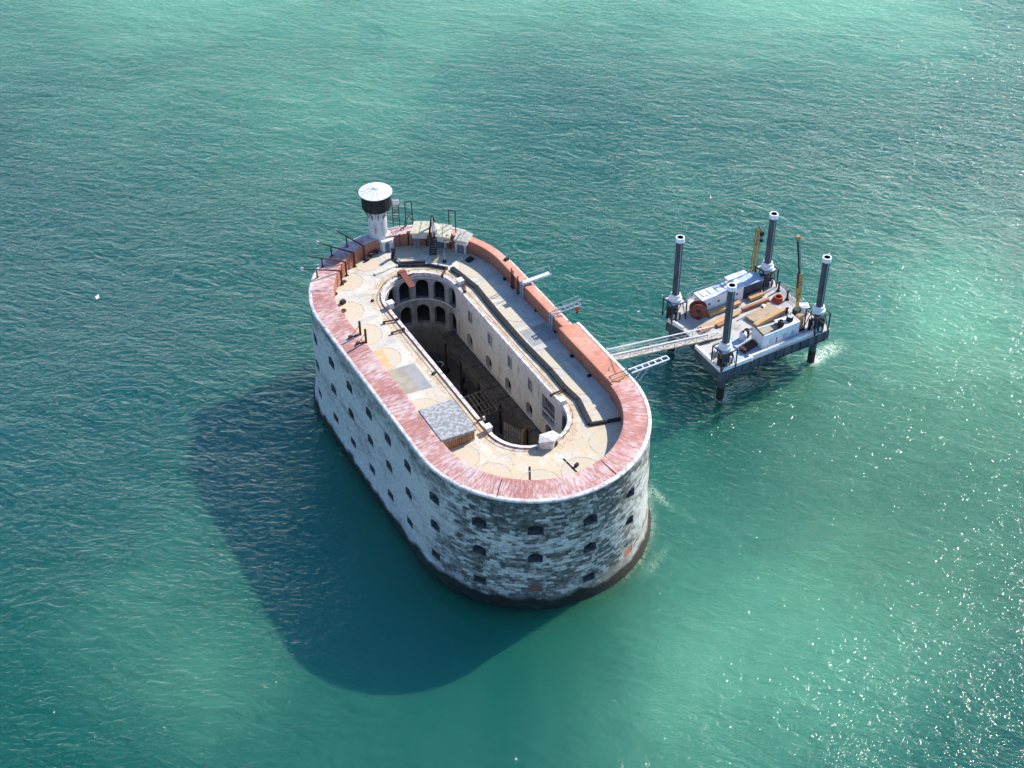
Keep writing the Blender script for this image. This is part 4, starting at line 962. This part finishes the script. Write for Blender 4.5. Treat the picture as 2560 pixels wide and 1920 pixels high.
MB().prism([(43.7,-8.2),(47.2,-8.1),(47.2,-5.9),(43.85,-5.7)], ZB+1.7, ZB+1.8).build('inner_floor', 'tanpatch', cn)
MB().prism([(47.25,-8.1),(50.2,-8.0),(50.2,-6.1),(47.25,-5.9)], ZB+2.35, ZB+2.47).build('roof', 'cleanwhite', cn)
for x in (45.0,47.6,49.2): MB().box((x,-8.4,ZB+1.1),(.5,.05,.75),.04).build('window', 'paleblue', cn)
MB().box((46.1,-8.36,ZB+.9),(.16,.06,1.0)).build('vent_slit', 'shutter', cn)
g = MB()
for x in np.arange(43.9,47.0,.4): g.box((x,-7.75,ZB+1.9),(.3,.5,.25),random.random())
g.build('stored_gear', 'darksteel', cn)
tags = ('black round tank on the deckhouse roof, nearer the open half', 'black round tank with pale ring on the deckhouse roof, nearer the crane')
for i, (x, y) in enumerate(((47.4,-7.35),(49.2,-7.1))):
    t = thing('roof_tank', tags[i], 'tank', (x,y,ZB+2.47), 'black round tanks on the deckhouse roof'); MB().lathe((x,y),[(.01,ZB+2.45),(.5,ZB+2.45),(.55,ZB+2.80),(.48,ZB+3.15),(.3,ZB+3.20)],18).build('body', 'black', t)
    MB().lathe((x,y),[(.3,ZB+3.18),(.36,ZB+3.26),(.22,ZB+3.28),(.2,ZB+2.90),(.01,ZB+2.90)],18).build('rim', 'cleanwhite' if i else 'darksteel', t)
rl = thing('hose_reel', 'large red oxide hose reel at the end of the white cabin', 'reel', (39.9,3.1,ZB))
for s0, s1 in ((0,.12),(1.0,1.12)):
    d = Vector((-.55,-.83,0)).normalized(); c = Vector((39.9,2.9,ZB+1.35)); MB().tube(c-d*(.5-s0), c-d*(.5-s1), 1.35, 1.35, 28).build('flange', 'reel', rl)
MB().tube(c-d*.4, c+d*.5, .6, .6, 20).build('drum', 'rust', rl); MB().tube(c+d*.62, c+d*.8, .35, .35, 16).build('hub', 'darksteel', rl); MB().box((39.9,2.9,ZB+.2),(1.4,1.2,.4),.5).build('cradle', 'darksteel', rl)
hc = thing('hose_coil', 'orange hose coil lying on the barge deck', 'hose', (52.7,.2,ZB))
for i in range(4): MB().torus((52.75+.06*i,.2,ZB+.14+.17*i),.72-.05*i,.12,24,8).build('loop', 'orange', hc)
MB().tube((51.7,.5,ZB+.12),(50.9,.9,ZB+.12),.1,.1,8).build('loose_end', 'orange', hc)
def stack(label, p, q, n, lay, wd, h, mat, bearers=True):
    t = thing('timber_stack', label, 'timber', (*p,ZB)); p, q = Vector(p), Vector(q); d = (q-p).normalized(); nn = Vector((-d.y,d.x))
    for k in range(lay):
        for i in range(n):
            o = nn*((i-(n-1)/2)*wd*1.06); e = random.uniform(-.25,.25); MB().bar((*(p+o-d*e*.5),ZB+.2+h/2+k*h*1.03),(*(q+o+d*e),ZB+.2+h/2+k*h*1.03),wd,h).build('board', mat, t)
    if bearers:
        for f in (.15,.85): c = p.lerp(q,f); w_ = n*wd*.6; MB().bar((*(c-nn*w_),ZB+.09),(*(c+nn*w_),ZB+.09),.2,.18).build('bearer', 'oldwood', t)
stack('pale new timber stack alongside the white cabin', (41.2,2.1), (47.3,2.2), 2, 2, .4, .25, 'timber')
stack('tan timber stack in the middle of the barge near the footbridge end', (38.6,-.2), (45.6,.45), 3, 1, .3, .25, 'timber')
stack('reddish timber boards on the deck just off the footbridge', (41.0,-.5), (43.5,-.2), 2, 1, .5, .2, 'timber_red')
stack('single long reddish beam across the middle of the barge deck', (46.4,.55), (51.3,.6), 1, 2, .42, .24, 'timber_red')
stack('wide weathered plank stack behind the white deckhouse', (46.0,-2.0), (51.2,-1.1), 5, 1, .42, .3, 'plank')
stack('tan plank stack against the back of the white deckhouse', (45.8,-3.6), (51.7,-2.7), 2, 2, .35, .25, 'timber')
stack('short ochre timber bundle beside the navy container', (49.0,2.3), (51.4,2.4), 3, 2, .3, .25, 'timber')
tag(MB().prism([(38.0,.3),(39.6,.4),(39.5,-.9),(38.0,-.8)], ZB+.01, ZB+.35).build('plywood_pile', 'timber_red', bevel=.03), 'reddish plywood pile at the landing of the footbridge', 'plywood')
for x, y, h, lab in ((54.4,2.1,1.7,'black bollard post near the far railing of the barge'),(54.2,-.35,1.7,'black bollard post between hose coil and far railing'),(52.2,-2.9,.9,'short black post in front of the crane')):
    t = thing('bollard_post', lab, 'post', (x,y,ZB), 'black posts on the barge deck'); MB().tube((x,y,ZB),(x,y,ZB+h),.17,.15,12).build('shaft', 'black', t); MB().box((x,y,ZB+h-.12),(.62,.16,.16)).build('crossbar', 'black', t); MB().lathe((x,y),[(.01,ZB),(.34,ZB),(.32,ZB+.1),(.01,ZB+.12)],12).build('base_plate', 'black', t)
# yellow crane
ck = thing('deck_crane', 'yellow crane with a long grey jib raised at the right end of the barge', 'crane', (53.2,-4.0,ZB))
MB().lathe((53.1,-4.1),[(.01,ZB),(.75,ZB),(.6,ZB+.3),(.45,ZB+.4),(.45,ZB+1.1),(.01,ZB+1.1)],16).build('pedestal', 'black', ck)
MB().box((53.0,-4.2,ZB+1.0),(1.1,.9,.6),.3).build('slew_base', 'darksteel', ck)
Kb = Vector((53.2,-3.9,ZB+1.1)); Kn = Vector((54.1,-2.9,ZB+2.0)); Km = Vector((53.9,-2.7,ZB+6.6)); Kt = Vector((53.0,-2.3,ZB+12.9))
MB().bar(Kb, Kn, .5,.5).build('lower_boom', 'yellow', ck); MB().bar(Kn, Km, .62,.62).build('main_boom', 'yellow', ck); MB().bar(Kn.lerp(Km,.45)+Vector((-.45,-.1,0)), Km+Vector((-.4,-.1,.3)), .16).build('hydraulic_ram', 'darksteel', ck)
MB().bar(Km, Kt, .3,.34).build('jib', 'jib', ck); MB().bar(Km+Vector((-.22,-.08,0)), Kt+Vector((-.22,-.08,-.1)), .12,.2).build('jib_shade_bar', 'black', ck); MB().box(Kt+Vector((-.1,0,.15)),(.6,.45,.6)).build('jib_head', 'yellow', ck)  # black bar added as the shaded side of the jib
wm_ = thing('winch_housing', 'white machine housing next to the foot of the yellow crane', 'machine', (54.3,-4.2,ZB)); MB().box((54.3,-4.0,ZB+.65),(1.7,1.3,1.3),-.45).build('housing', 'cleanwhite', wm_); MB().box((54.3,-4.0,ZB+1.36),(1.2,.9,.1),-.45).build('lid', 'white', wm_)
# second yellow crane mast behind the far leg
c2 = thing('lattice_mast', 'yellow lattice mast standing behind the far leg of the barge', 'mast', (52.3,6.2,ZB))
for i in (-1,1):
    for j in (-1,1): MB().bar((52.4+i*.3,6.2+j*.3,ZB),(52.55+i*.28,6.2+j*.28,16.2),.11).build('chord', 'yellow', c2)
g = MB()
for k in range(12):
    z = ZB+.3+k*.8
    for i in (-1,1): g.bar((52.4-.3,6.2+i*.3,z),(52.4+.35,6.2+i*.3,z+.75),.06).bar((52.4+i*.3,6.2-.3,z+.4),(52.4+i*.3,6.2+.3,z),.06)
    g.box((52.1,5.92,z+.4),(.06,.3,.5))
g.build('lacing', 'yellow', c2); MB().box((52.85,5.75,15.2),(.5,.4,.7)).build('sheave', 'black', c2); MB().box((52.9,5.75,14.0),(.4,.4,.5)).build('sheave', 'black', c2)
# small deck gear
bb = thing('bulk_bag', 'tan bulk bag on a black pallet right of the deckhouse', 'bag', (51.3,-6.9,ZB)); MB().lathe((51.3,-6.9),[(.01,ZB+.5),(.55,ZB+.5),(.65,ZB+1.0),(.62,ZB+1.9),(.7,ZB+2.3),(.35,ZB+2.45),(.01,ZB+2.35)],12).build('sack', 'tan', bb, smooth=True); MB().box((51.3,-7.0,ZB+.25),(1.3,1.3,.5)).build('pallet', 'black', bb)
dt = thing('white_tank', 'white pressure tank with black cap left of the deckhouse', 'tank', (42.6,-4.9,ZB)); MB().lathe((42.6,-4.9),[(.01,ZB),(.55,ZB),(.58,ZB+.9),(.45,ZB+1.3),(.01,ZB+1.35)],18).build('body', 'cleanwhite', dt, smooth=True); MB().lathe((42.6,-4.9),[(.01,ZB+1.25),(.2,ZB+1.3),(.18,ZB+1.55),(.01,ZB+1.6)],12).build('cap', 'black', dt)
dr = thing('brown_drum', 'brown steel drum between white tank and deckhouse', 'drum', (43.35,-4.75,ZB)); MB().lathe((43.35,-4.75),[(.01,ZB),(.4,ZB),(.42,ZB+.5),(.4,ZB+.55),(.42,ZB+1.35),(.38,ZB+1.3),(.01,ZB+1.2)],16).build('body', 'rust', dr); MB().lathe((43.35,-4.75),[(.01,ZB+1.22),(.3,ZB+1.25),(.28,ZB+1.28),(.01,ZB+1.3)],16).build('lid', 'black', dr)
cc = thing('covered_winch', 'dark brown covered winch on the deck left of the deckhouse', 'winch', (42.0,-7.0,ZB)); MB().box((41.5,-7.2,ZB+.35),(1.9,1.1,.7),.25).build('cover', 'rust', cc, bevel=.12); MB().box((43.0,-6.8,ZB+.25),(1.3,1.2,.5),.25).build('drum_cover', 'rust', cc, bevel=.1)
bx = thing('grey_box', 'small grey tool box on deck left of the front leg', 'box', (37.2,-6.0,ZB)); MB().box((37.3,-5.9,ZB+.35),(.9,.6,.7),.9).build('body', 'greysteel', bx); MB().box((37.55,-6.2,ZB+.3),(.5,.3,.6),.9).build('lid', 'black', bx)
wb = thing('cable_drum', 'small white cable drum on deck among the planks', 'drum', (49.6,-.5,ZB)); MB().tube((49.4,-.45,ZB+.4),(49.9,-.4,ZB+.4),.4,.4,16).build('drum', 'cleanwhite', wb); MB().tube((49.36,-.455,ZB+.4),(49.42,-.45,ZB+.4),.16,.16,10).build('hub', 'black', wb)
tag(MB().bar((44.5,-.9,ZB+.1),(49.0,-.35,ZB+.1),.18,.2).build('steel_channel', 'greysteel'), 'grey steel channel lying parallel to the wide plank stack', 'steel beam')

# ------------------------------------------------------------------ gulls
def gull(x, y, z, yaw_, label, flying=False):
    t = thing('gull', label, 'gull', (x,y,z)); g = MB(); d = Vector((math.cos(yaw_), math.sin(yaw_), 0)); 
    prof = [(-.34,.02,.06),(-.22,.10,.07),(0,.16,.08),(.2,.13,.11),(.3,.08,.2),(.36,.085,.27),(.43,.06,.28),(.46,.015,.27)]
    n = 10; vs = []
    for u, r_, h in prof: vs += [(x+d.x*u-d.y*r_*math.cos(2*math.pi*i/n), y+d.y*u+d.x*r_*math.cos(2*math.pi*i/n), z+h+r_*math.sin(2*math.pi*i/n)*.8) for i in range(n)]
    fs = [(k*n+i, k*n+(i+1) % n, (k+1)*n+(i+1) % n, (k+1)*n+i) for k in range(len(prof)-1) for i in range(n)]+[tuple(range(n-1,-1,-1)), tuple(range((len(prof)-1)*n, len(prof)*n))]
    g.add(vs, fs); g.build('body', 'gull', t, smooth=True)
    s_ = Vector((-d.y, d.x, 0)); c = Vector((x,y,z+.16))
    for k in (-1,1):
        a = MB(); sp = .6 if flying else .17
        p = [c+d*.14+s_*k*.1, c+d*.2+s_*k*sp*.5+Vector((0,0,.1 if flying else .02)), c-d*(.05 if flying else .38)+s_*k*sp, c-d*.12+s_*k*sp*.5, c-d*.12+s_*k*.1]
        a.add([q for q in p]+[q+Vector((0,0,.035)) for q in p], [(0,1,2,3,4),(9,8,7,6,5)]+[(i,(i+1) % 5,5+(i+1) % 5,5+i) for i in range(5)]); a.build('wing', 'gullgrey' if not flying else 'gull', t)
gull(-63.0+50.0-23.4, 58.9, 1.5, 2.6, 'white gull flying low over the open water left of the fort', True)
gull(66.2, 36.2, 0.03, 1.0, 'white gull floating beyond the far leg of the barge')
gull(73.3, 12.4, 0.03, .3, 'white gull floating right of the barge legs')

# ------------------------------------------------------------------ water
def axis(lo, hi, step, far):
    a = list(np.arange(lo, hi+step/2, step)); s_ = step; x = a[0]
    L = []
    while x > -far: s_ *= 1.5; x -= s_; L.append(x)
    x = a[-1]; s_ = step; Rr = []
    while x < far: s_ *= 1.5; x += s_; Rr.append(x)
    return np.array(L[::-1]+a+Rr)
xs = axis(-80, 180, 1.3, 9000); ys = axis(-85, 185, 1.3, 9000)
X, Y = np.meshgrid(xs, ys); nx, ny = len(xs), len(ys)
co = np.stack([X, Y, np.zeros_like(X)], -1).reshape(-1,3)
ii = (np.arange(ny-1)[:,None]*nx+np.arange(nx-1)[None]).reshape(-1)
fc = np.stack([ii, ii+1, ii+nx+1, ii+nx], -1)
wme = bpy.data.meshes.new('water'); wme.vertices.add(len(co)); wme.vertices.foreach_set('co', co.astype(np.float32).ravel())
wme.loops.add(fc.size); wme.loops.foreach_set('vertex_index', fc.astype(np.int32).ravel()); wme.polygons.add(len(fc))
wme.polygons.foreach_set('loop_start', (np.arange(len(fc))*4).astype(np.int32)); wme.polygons.foreach_set('loop_total', np.full(len(fc),4,np.int32)); wme.update(); wme.validate()
def G(cx, cy, sx, sy, a=0.0):
    c, s_ = math.cos(a), math.sin(a); u = (X-cx)*c+(Y-cy)*s_; v = -(X-cx)*s_+(Y-cy)*c; return np.exp(-(u/sx)**2-(v/sy)**2)
def attr(name, arr):
    at = wme.attributes.new(name, 'FLOAT', 'POINT'); at.data.foreach_set('value', arr.astype(np.float32).ravel())
# pale patches: silt plumes plus painted sky reflections; browner shoal water to the south-east
silt_sky_pale = 0.75*G(40,175,100,70)+0.7*G(150,110,70,85)+.45*G(85,-45,45,40)+0.55*G(15,-54,45,20,.3)+0.45*G(-48,-18,14,22)+0.35*G(70,-12,30,30)+.35*G(30,95,30,25)
cloud_sky_dark = 0.7*G(-55,95,45,60)+.55*G(-45,40,34,45)+0.4*G(52,82,36,30,.3)+.35*G(-60,30,22,30)  # cloud shadow and reflected sky painted in as darker water
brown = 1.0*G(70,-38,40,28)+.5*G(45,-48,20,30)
attr('silt_sky_pale', silt_sky_pale); attr('cloud_sky_dark', cloud_sky_dark); attr('brown', brown)
qx = np.abs(X)/(A_+1.2); qy = np.maximum(np.abs(Y)-SH,0)/(E_+1.2); dist_f = (np.sqrt(qx**2+qy**2)-1)*16
foam = .36*np.exp(-np.maximum(dist_f,0)/.7)*np.clip((X*.8+(-Y-SH)*.3)/14,0.12,1)
for x, y, zt, nm in legs: foam += .7*np.exp(-(np.hypot(X-x-.5,Y-y)/1.25)**2)
for cx, cy, sx, sy, a_, v in ((57.5,-7.6,3.4,1.6,.1,.55),(41.0,-7.6,4.0,1.6,.15,.5),(31,8.5,4,1.2,-.2,.42),(17.6,-22,.9,7,.2,.3),(10.5,-31.4,5,.9,.5,.25)): foam += v*G(cx,cy,sx,sy,a_)
attr('foam', np.clip(foam,0,1.3))
rough_w = .70+.34*G(112,-5,24,85,.5)+.45*G(-40,60,55,70)-.36*G(-20,-42,34,16,.1)-.3*G(45,-38,42,34)-.4*G(-22,-6,7,22)+.25*G(-60,110,60,60)
attr('chop', np.clip(rough_w,.2,1.4))
def mat_water():
    k = NT('turbid_sea_water'); o = k.coord()
    at = lambda n: (lambda x: (setattr(x,'attribute_name',n), x.outputs['Fac'])[1])(k.new('Attribute'))
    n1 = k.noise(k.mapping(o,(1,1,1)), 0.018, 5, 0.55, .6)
    silt_sky_fac = k.math('ADD', at('silt_sky_pale'), k.math('MULTIPLY', k.math('SUBTRACT', n1, .5), 1.1))
    base = k.mix(k.ramp(silt_sky_fac, -.15, 1.0), (0.008,0.100,0.070), (0.120,0.320,0.235))
    base = k.mix(k.math('MULTIPLY', k.ramp(at('cloud_sky_dark'), 0, 1), .8), base, (0.012,0.080,0.088))
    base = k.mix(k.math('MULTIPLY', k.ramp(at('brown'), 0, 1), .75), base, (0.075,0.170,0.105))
    # waves: crests run from the far left to the near right, bent by a slow noise
    wn = k.new('TexNoise'); k.link(o, wn.inputs['Vector']); wn.inputs['Scale'].default_value = .035; wn.inputs['Detail'].default_value = 2
    ws = k.new('VectorMath', operation='SCALE'); k.link(wn.outputs['Color'], ws.inputs[0]); ws.inputs['Scale'].default_value = 9.0
    wa = k.new('VectorMath', operation='ADD'); k.link(o, wa.inputs[0]); k.link(ws.outputs[0], wa.inputs[1]); ob = wa.outputs[0]
    w0 = k.noise(k.along(o, -.75, 2.2), .2, 2, .5, .4)
    w1 = k.noise(k.along(ob, -.80, 2.0), .78, 2, .5, .7); w2 = k.noise(k.along(ob, -.55, 2.0), 1.45, 3, .55, 1.0); w3 = k.noise(k.along(ob, -1.0, 1.7), 3.2, 2, .5, .6)
    rid = lambda w_: k.math('SUBTRACT', 1.0, k.math('ABSOLUTE', k.math('MULTIPLY', k.math('SUBTRACT', w_, .5), 2.6)))
    h = k.math('ADD', k.math('MULTIPLY', w1, .78), k.math('MULTIPLY', rid(w2), .27))
    h = k.math('ADD', h, k.math('MULTIPLY', w0, 1.2))
    h = k.math('ADD', h, k.math('MULTIPLY', w3, .085))
    h = k.math('MULTIPLY', h, at('chop'))
    # foam
    fn = k.noise(k.mapping(o,(1,1,1)), 1.15, 6, .65, 1.6)
    fr = k.math('SUBTRACT', 1.0, k.math('ABSOLUTE', k.math('MULTIPLY', k.math('SUBTRACT', fn, .5), 7.0)))
    fm = k.math('MULTIPLY', k.ramp(fr, .25, .95), k.ramp(at('foam'), .05, .8))
    solid = k.ramp(k.math('MULTIPLY', at('foam'), k.noise(o, 1.6, 4)), .42, .6)
    fm = k.math('MAXIMUM', fm, solid)
    col = k.mix(fm, base, (0.72,0.76,0.74))
    b = k.new('Bump'); b.inputs['Strength'].default_value = 1.0; b.inputs['Distance'].default_value = 0.62; k.link(h, b.inputs['Height'])
    # part of the light is sent back at the surface, the rest comes from the cloudy water below it
    df = k.new('BsdfDiffuse'); k.link(k.mix(k.math('SUBTRACT', 1.0, fm), col, (3.0,3.0,2.4), 'MULTIPLY'), df.inputs['Color']); k.link(b.outputs[0], df.inputs['Normal'])
    tr = k.new('BsdfTransparent')
    ss = k.new('SubsurfaceScattering', falloff='BURLEY'); k.link(df.inputs['Color'].links[0].from_socket, ss.inputs['Color']); ss.inputs['Radius'].default_value = (.6,1.6,1.4); ss.inputs['Scale'].default_value = 3.0; k.link(b.outputs[0], ss.inputs['Normal'])
    m0 = k.new('MixShader'); k.val(m0.inputs[0], k.math('MULTIPLY', k.math('SUBTRACT', 1.0, fm), .6)); k.link(df.outputs[0], m0.inputs[1]); k.link(ss.outputs[0], m0.inputs[2])
    m1 = k.new('MixShader'); k.val(m1.inputs[0], k.math('MULTIPLY', k.math('SUBTRACT', 1.0, fm), k.ramp(silt_sky_fac, .1, 1.3, CLEAR+.04, CLEAR-.22))); k.link(m0.outputs[0], m1.inputs[1]); k.link(tr.outputs[0], m1.inputs[2])
    gl = k.new('BsdfGlossy'); gl.inputs['Color'].default_value = (1,1,1,1); k.val(gl.inputs['Roughness'], k.ramp(fm, 0, 1, .10, .7)); k.link(b.outputs[0], gl.inputs['Normal'])
    fr_ = k.new('Fresnel'); fr_.inputs['IOR'].default_value = 1.34; k.link(b.outputs[0], fr_.inputs['Normal'])
    m2 = k.new('MixShader'); k.link(fr_.outputs[0], m2.inputs[0]); k.link(m1.outputs[0], m2.inputs[1]); k.link(gl.outputs[0], m2.inputs[2])
    k.link(m2.outputs[0], k.out.inputs['Surface'])
    return k.m
CLEAR = 0.77
S.cycles.max_bounces = 6; S.cycles.adaptive_threshold = 0.025; S.cycles.diffuse_bounces = 3; S.cycles.glossy_bounces = 2; S.cycles.volume_bounces = 2
def mat_body():
    k = NT('cloudy_water_volume'); k.n.remove(k.b)
    v = k.new('VolumePrincipled'); v.inputs['Color'].default_value = (.07,.95,.62,1); v.inputs["Density"].default_value = .24; v.inputs['Absorption Color'].default_value = (.03,.8,.5,1)
    k.link(v.outputs[0], k.out.inputs['Volume']); k.m.cycles.homogeneous_volume = True
    return k.m
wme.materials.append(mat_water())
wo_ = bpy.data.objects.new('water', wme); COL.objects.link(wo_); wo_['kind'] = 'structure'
for p in wme.polygons: p.use_smooth = True

M['body'] = mat_body(); M['seabed'] = plain('dark_muddy_seabed', (0.02,0.07,0.06), (0.03,0.09,0.07), .05, .95)
o = MB().box((0,0,-6.05),(6000,6000,11.9)).build('water_body', 'body'); o['kind'] = 'structure'
o = MB().box((0,0,-13.0),(18000,18000,1.8)).build('seabed', 'seabed'); o['kind'] = 'structure'
